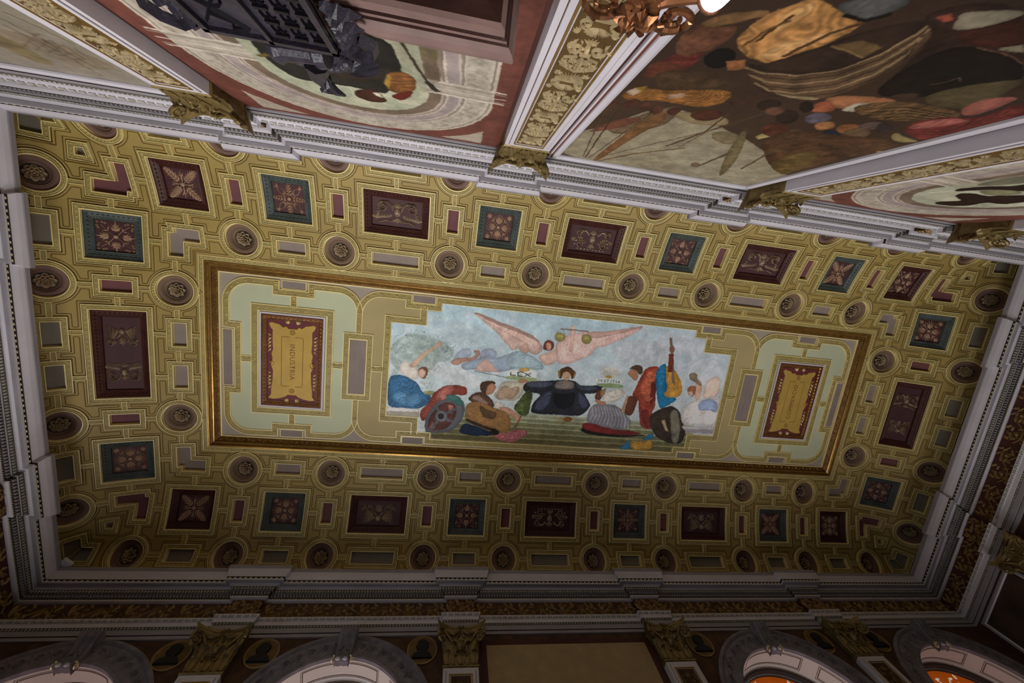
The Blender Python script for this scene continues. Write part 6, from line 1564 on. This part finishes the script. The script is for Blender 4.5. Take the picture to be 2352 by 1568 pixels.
# murals with painted niches in the bays either side
def niche(cx, half, data, name, label, wpx, hpx, h0):
    c = Canvas(cx - half, cx + half, h0, .7036, wpx, hpx, 'a3968a'); hc, X, H = .524, c.A - cx, c.B
    rr = np.where(H > hc, np.hypot(X, H - hc), np.abs(X)); full = (slice(0, c.h), slice(0, c.w))
    lace = ((vnoise((c.h, c.w), 6, 21) > .56) & (vnoise((c.h, c.w), 3, 22) > .35)).astype(np.float32)
    def band(r0, r1, col_, var=.1): c.blend(((rr >= r0) & (rr < r1)).astype(np.float32), full, c.col(col_), var)
    band(.1685, 9, '6b3b31', .12)
    sp_ = ((H > .60) & (H < .6945) & (np.abs(X) < .1635) & (rr > .1965)).astype(np.float32); c.blend(sp_, full, c.col('a29484'), .1)
    for r0, r1, col_ in ((.1655, .1695, 'b6aa98'), (.1635, .1655, '7e7064'), (.160, .1635, 'b3a796'), (.137, .160, 'a99e8e'), (.1345, .137, 'b8ab9b'), (.132, .1345, '85766c'), (.1285, .132, 'b0a196'), (.1160, .1285, '948481'), (.1135, .1160, 'b4a698'), (.1115, .1135, '7c6b60'), (.108, .1115, 'a69587'), (.0925, .108, '6e5c4c'), (0, .0925, 'b0ae94')): band(r0, r1, col_)
    c.blend(lace * ((rr > .138) & (rr < .159)), full, c.col('857b70'), .1, None, .55)
    imp = ((H < .524) & (H > .488) & (np.abs(X) > .0925) & (np.abs(X) < .1675)).astype(np.float32); c.blend(imp, full, c.col('a69a8a'), .1)
    for k, hh in enumerate((.522, .517, .508, .496, .490)): c.blend((np.abs(H - hh) < .0013).astype(np.float32) * (np.abs(X) > .0925) * (np.abs(X) < .183), full, c.col('8b7d70' if k % 2 else 'c0b4a4'), .1)
    c.blend((np.abs(X) < .0925).astype(np.float32) * (H < hc) * np.clip((np.abs(X) - .03) / .09, 0, 1), full, c.col('837a62'), .1, None, .6)
    c.blend(((vnoise((c.h, c.w), 30, 5) > .55) & (rr < .0925)).astype(np.float32), full, c.col('8d947c'), .1, None, .5)
    c.run(data, .42)
    o = wall_canvas(name, 'back', c, .0012, label)
    return o
niche(-.459, .192, PAINT_NICHE, 'niche_mural', 'mural of a red-edged painted archway with a dark robed figure, behind the carved wooden crest', 400, 400, .28)
niche(.4645, .196, PAINT_NICHE_FAR, 'niche_mural', 'mural of a red-edged painted archway in the bay right of the voyage painting', 340, 340, .36)
c = Canvas(-1.118, -.7545, .30, .6915, 300, 300, '8f8573'); grad(c, 1, [(0, '7b7363'), (.6, '8b8270'), (1, '92887a')]); c.run(PAINT_RIGGING, .26)
rg_ = wall_canvas('rigging_mural', 'back', c, .0012, 'pale mural of a ship rigging against the sky in the top-left corner bay')
wall_frame('frame', 'back', -1.118, -.7545, .30, .6912, WHITE, rg_)
c = Canvas(.764, 1.104, .30, .6915, 120, 120, '6f675a'); grad(c, 1, [(0, '554b40'), (1, '7d7466')])
em = wall_canvas('sky_mural', 'back', c, .0012, 'small glimpse of a pale mural in the far right bay of the mural wall')
wall_frame('frame', 'back', .764, 1.104, .30, .6912, WHITE, em)
# blank beige panel between the window-wall pilasters
g = G(); fill(g, lambda x, y, n: LM(x, .0010 + n, y), [(-.167, .05), (.184, .05), (.184, .681), (-.167, .681)], 0, 'canvas_blank', .1)
bp_ = tag(g.build('blank_panel', None, (0, S * YB_, 0), math.pi), 'large blank beige painted panel in the middle of the window wall', 'panel')
wall_frame('border', 'front', -.167, .184, .05, .681, [(-.0004, .0011, 'wall_paint'), (.0005, .0018, 'wall_paint'), (.0105, .0016, 'wall_paint'), (.0110, .0004, 'wall_paint')], bp_)
# dark picture on the COMMERCIO end wall
g = G(); x0, x1 = .2985, .4545; fill(g, lambda x, y, n: LM(x, .0012, y), [(x0, .05), (x1, .05), (x1, .689), (x0, .689)], 0, 'paint_dark', .1)
ep = tag(g.build('end_painting', None, (S * XR_, 0, 0), math.pi / 2), 'dark brown painting in a white moulded frame in the bottom-right corner', 'painting')
wall_frame('frame', 'right', x0, x1, .05, .689, [(-.0004, .0012, 'window_dark'), (.0006, .0030, 'white_trim'), (.0030, .0050, 'white_trim'), (.0048, .0036, 'grey_trim'), (.0056, .0050, 'grey_trim'), (.0098, .0040, 'grey_trim'), (.0102, .0014, 'grey_trim')], ep)
for nm, x0, x1 in (('end_panel', -.212, .209),):
    g = G(); fill(g, lambda x, y, n: LM(x, .0012, y), [(x0, .05), (x1, .05), (x1, .689), (x0, .689)], 0, 'paint_dark', .2)

# ------------------------------------------------------------------ carved doorcase in the archway bay
DX = -.4585
dloc, drz = at_wall('back', DX, .0022)
can = tag(put('doorcase', None, None, dloc, drz), 'dark wooden doorcase cornice with brass curtain pole in front of the archway mural', 'doorcase')
hw, top = .170, .3025
CP = [(.0, top - .002, 'dark_wood'), (.0505, top, 'wood_light'), (.0520, top - .002, 'wood_light'), (.0525, top - .0060, 'wood_light'), (.0508, top - .0110, 'wood_light'), (.0480, top - .0135, 'dark_wood'), (.0465, top - .0142, 'wood_light'), (.0462, top - .0165, 'dark_wood'), (.0445, top - .0172, 'wood_light'), (.0440, top - .0240, 'wood_light'), (.0410, top - .0255, 'dark_wood'), (.0270, top - .0270, 'dark_wood'), (.0260, top - .0300, 'dark_wood'), (.0225, top - .0330, 'wood_light'), (.0215, top - .0390, 'dark_wood'), (.0150, top - .0420, 'dark_wood'), (.0120, top - .0600, 'dark_wood'), (.006, top - .075, 'dark_wood')]
g = G(); g.grid([[LM(-hw + .052 - p, 0, h), LM(-hw + .052 - p, p, h), LM(hw - .052 + p, p, h), LM(hw - .052 + p, 0, h)] for p, h, _ in CP], [q[2] for q in CP[:-1]]); g.build('cornice', can)
g = G()
for k in range(40): g.blob(LM(-.162 + .0083 * k, .0450, top - .0158), (S * .0028, S * .0012, S * .0012), 'brass' if k % 2 else 'wood_light', 5, 4)
stuff(g.build('bead_row', can))
g = G()
for k in range(26): g.blob(LM(-.140 + .0112 * k, .0235, top - .0355), (S * .0034, S * .0020, S * .0030), 'wood_light', 7, 5)
stuff(g.build('egg_row', can))
for sx in (-1, 1):
    g = G(); g.box(LM(sx * .125, .010, .05), (S * .034, S * .020, S * .41), 'wood_light')
    g.box(LM(sx * .1115, .0205, .05), (S * .0035, S * .001, S * .40), 'brass'); g.box(LM(sx * .1385, .0205, .05), (S * .0035, S * .001, S * .40), 'brass')
    g.build('jamb', can)
pole = G(); pole.tube([LM(-.108, .034, .2275), LM(.108, .034, .2275)], S * .0026, 'brass', 8)
rod = tag(pole.build('curtain_pole', None, dloc, drz), 'brass curtain pole with knobbed finial under the doorcase cornice', 'curtain pole')
for sx in (-1, 1):
    g = G()
    for k, (d, r) in enumerate(((.112, .0055), (.117, .0085), (.122, .0095), (.127, .0075), (.131, .004))): g.blob(LM(sx * d, .034, .2275), (S * .0035, S * r, S * r), 'brass', 9, 6)
    g.tube([LM(sx * .104, .034, .2275), LM(sx * .104, .024, .2300), LM(sx * .104, .012, .2290)], S * .0022, 'brass', 6)
    for j in range(9): a = j * .7; g.blob(LM(sx * .100 + .010 * math.cos(a), .038 + .004 * math.sin(a), .2230 + .007 * math.sin(a)), (S * .0026, S * .0026, S * .0040), 'brass', 6, 4)
    for j in range(3): g.blob(LM(sx * .100, .038, .2180 + .006 * j), (S * (.003 + .002 * j), S * (.003 + .002 * j), S * .003), 'brass', 7, 5)
    g.build('finial', rod)
g = G(); rows = []
for i in range(61):
    x = -.084 + .168 * i / 60; wv = .0025 * math.sin(i * 1.3); rows.append([LM(x, .0405, .2310), LM(x, .0420 + wv, .2200), LM(x, .0425 + wv * 1.2, .2050 - .008 * abs(math.sin(i * math.pi / 10))), LM(x, .042 + wv * 1.4, .0)])
g.grid(rows, 'curtain'); cu_ = tag(g.build('curtain', None, dloc, drz), 'gathered brown curtain with scalloped tassels hanging from the brass pole', 'curtain')
g = G()
for k in range(14):
    x = -.080 + .0123 * k; g.blob(LM(x, .0465, .2215), (S * .0046, S * .0032, S * .0080), 'curtain', 8, 6); g.blob(LM(x, .0468, .2300), (S * .0050, S * .0030, S * .0028), 'curtain', 8, 5)
stuff(g.build('tassels', cu_))
g = G(); g.tube([LM(-.084, .0462, .2262), LM(.084, .0462, .2262)], S * .0012, 'brass', 5); g.build('gold_braid', cu_)

# carved crest standing on the doorcase
cr = tag(put('carved_crest', None, None, at_wall('back', -.4475)[0], 0), 'black carved wooden crest with castle shield, cannon and claw on top of the doorcase', 'carving')
PY = .0590
g = G(); M = lambda x, y, n: LM(x, PY + n, .30 + y)
g.box(LM(0, PY - .0015, .275), (S * .084, S * .003, S * .090), 'carved_black')
for a, b, c_, d in ((-.042, .016, .042, .020), (-.042, -.07, -.038, .02), (.038, -.07, .042, .02), (-.002, -.07, .001, .02)): g.box(LM((a + c_) / 2, PY + .001, .30 + (b + d) / 2), (S * (c_ - a), S * .004, S * (d - b)), 'carved_black')
g.build('shield', cr)
g = G()                                                       # castle arches on one half, crossed tools on the other
for i in range(3):
    for j in range(4):
        x, y = .007 + .0115 * i, .008 - .0150 * j
        g.box(LM(x + .0035, PY + .0012, .30 + y), (S * .0075, S * .0020, S * .0030), 'carved_line')
        for q in (0, 1): r_tube(g, M, [(x + .0005 + .004 * q, y - .010), (x + .0005 + .004 * q, y - .005), (x + .002 + .004 * q, y - .0035), (x + .0035 + .004 * q, y - .005)], .0006, .0018, 'carved_line')
r_tube(g, M, [(-.036, -.03), (-.010, .010)], .0016, .0022, 'carved_line'); r_tube(g, M, [(-.010, -.03), (-.034, .008)], .0010, .0022, 'carved_line')
r_tube(g, M, [(-.030, -.02), (-.022, -.012), (-.026, -.004), (-.016, .002), (-.020, .010), (-.012, .012)], .0012, .0026, 'carved_line'); r_tube(g, M, spiral(-.020, -.018, .007, .002, 0, 1.2), .0009, .002, 'carved_line')
g.build('shield_relief', cr)
for q in (-1, 1):
    g = G(); ac = lambda x, y, n, q=q: LM(q * (.044 + x), .0562 + n, .29 + y)
    for j in range(5): r_leaf(g, ac, .001, -.02 + .010 * j, .2 + .25 * j, .022, .0075, .006, 'carved_black', 3)
    r_tube(g, ac, [(.0, .025), (.012, .034), (.022, .026), (.024, .012), (.016, .006)], .003, .006, 'carved_black')
    g.build('scroll_leaf', cr)
RX, RZ, RY = .004, .362, .040
g = G(); g.tube([LM(RX + .028 * math.cos(a), RY + .004 * math.sin(a), RZ - .008 + .024 * math.sin(a)) for a in [2 * math.pi * k / 24 for k in range(25)]], S * .0042, 'carved_black', 6)
for k in range(14): a = 2 * math.pi * k / 14; g.blob(LM(RX + .034 * math.cos(a), RY - .002, RZ - .008 + .030 * math.sin(a)), (S * .0052, S * .005, S * .0052), 'carved_black', 6, 4)
g.blob(LM(RX, RY - .010, RZ - .008), (S * .028, S * .008, S * .024), 'carved_line', 12, 6)
g.build('wreath', cr)
g = G(); g.tube([LM(RX - .021, RY + .006, RZ - .002), LM(RX - .016, RY + .007, RZ - .003), LM(RX - .012, RY + .007, RZ - .004), LM(RX + .010, RY + .008, RZ - .008), LM(RX + .013, RY + .008, RZ - .009), LM(RX + .020, RY + .008, RZ - .010)], [S * .010, S * .012, S * .0095, S * .0085, S * .0115, S * .0105], 'carved_black', 12)
g.build('cannon', cr)
g = G()                                                       # shell and leaf base below the wreath, then a taloned claw
for j in range(7): r_leaf(g, lambda x, y, n: LM(RX + .018 + x, RY - .004 + n, RZ + .030 + y), 0, 0, -.25 + .22 * j, .034 - .001 * j, .0050, .006, 'carved_black', 1)
for j in range(6): r_leaf(g, lambda x, y, n: LM(RX - .018 + x, RY - .004 + n, RZ + .028 + y), 0, 0, math.pi - .3 - .2 * j, .024, .0045, .006, 'carved_black', 2)
for j in range(9): a = .35 + j * .3; g.blob(LM(RX + .026 * math.cos(a), RY, RZ + .014 + .022 * math.sin(a)), (S * .0062, S * .0055, S * .0060), 'carved_black', 7, 5)
g.build('shell_leaves', cr)
g = G(); g.tube([LM(RX - .002, RY, RZ + .030), LM(RX - .006, RY + .003, RZ + .048), LM(RX - .010, RY + .001, RZ + .062), LM(RX - .006, RY + .001, RZ + .070)], [S * .011, S * .0085, S * .0065, S * .0070], 'carved_black', 8)
for j in range(3): g.tube([LM(RX - .006, RY + .001, RZ + .068), LM(RX - .010 + .006 * j, RY + .006, RZ + .076), LM(RX - .009 + .008 * j, RY + .005, RZ + .085)], [S * .0042, S * .0036, S * .0012], 'carved_black', 6)
g.build('claw', cr)

# ------------------------------------------------------------------ bronze wall lamp on the pilaster
lloc, lrz = at_wall('back', PIL['back'][1])
lamp = tag(put('bronze_sconce', None, None, lloc, lrz), 'bronze scrolled wall lamp with a glowing white glass shade on the gilded pilaster', 'lamp')
LP = .047
g = G(); g.box(LM(0, .0240, .195), (S * .018, S * .004, S * .090), 'bronze'); g.tube([LM(0, .0235, .222), LM(0, .032, .226), LM(0, LP, .222)], [S * .006, S * .005, S * .007], 'bronze', 8); g.build('back_plate', lamp)
g = G()
for j in range(16):
    a = j * 2.4; g.blob(LM(.0085 * math.cos(a) * (.5 + .05 * j % .6), LP + .006 * math.sin(a * 1.3), .2170 + .0016 * j), (S * .0036, S * .0036, S * .0042), 'bronze', 6, 4)
for j in range(8): r_leaf(g, lambda x, y, n: LM(x, LP + .004 + n, .236 + y), 0, 0, j * .785, .0125, .004, .004, 'bronze', 2)
g.build('leaf_cluster', lamp)
for q in (-1, 1):
    g = G(); P = lambda pts, dy=0: [LM(q * x, LP + dy, z) for x, z in pts]
    g.tube(P(spiral(.0205, .2330, .0115, .0025, math.pi, -1.6, 30)), [S * (.0026 - .00004 * i) for i in range(31)], 'bronze', 7)
    g.tube(P([(.004, .226), (.010, .2215), (.018, .2165), (.0255, .2130)]), [S * .0030, S * .0026, S * .0024, S * .0024], 'bronze', 7)
    g.tube(P([(.006, .232), (.012, .2365), (.016, .2340), (.0165, .2290), (.0140, .2270)], .003), S * .0012, 'bronze', 6)
    for j in range(3): g.blob(LM(q * (.0205 + .0011 * j), LP, .2465 - .001 * j), (S * .0016, S * .0016, S * .0022), 'bronze', 6, 4)
    for j in range(5): a = j * 1.25; g.blob(LM(q * (.0275 + .0022 * math.cos(a)), LP + .0022 * math.sin(a), .2150), (S * .0018, S * .0018, S * .0026), 'brass', 6, 4)
    g.build('arm', lamp)
    g = G(); g.tube([LM(q * .0285, LP, .2160), LM(q * .0285, LP, .2140), LM(q * .0285, LP, .2120)], [S * .0038, S * .0068, S * .0074], 'bronze', 12); g.build('shade_holder', lamp)
    g = G(); rows = [[LM(q * .0285 + r * math.cos(a), LP + r * math.sin(a), z) for a in [2 * math.pi * k / 20 for k in range(20)]] for z, r in ((.2150, .0008), (.2145, .0045), (.2128, .0063), (.2090, .0068), (.1900, .0068), (.1760, .0072))]
    g.grid(rows, ['lamp_glass', 'lamp_glass', 'lamp_glass', 'lamp_bulb', 'lamp_bulb'], True); g.build('glass_shade', lamp, smooth=True)
    ld = bpy.data.lights.new('lamp_glow', 'POINT'); ld.energy = 10; ld.color = (1, .9, .8); ld.shadow_soft_size = .08
    lo_ = bpy.data.objects.new('lamp_glow', ld); COL.objects.link(lo_); lo_.location = (lloc[0] + q * S * .030, lloc[1] + S * (LP + .03), Z0 + S * .19)
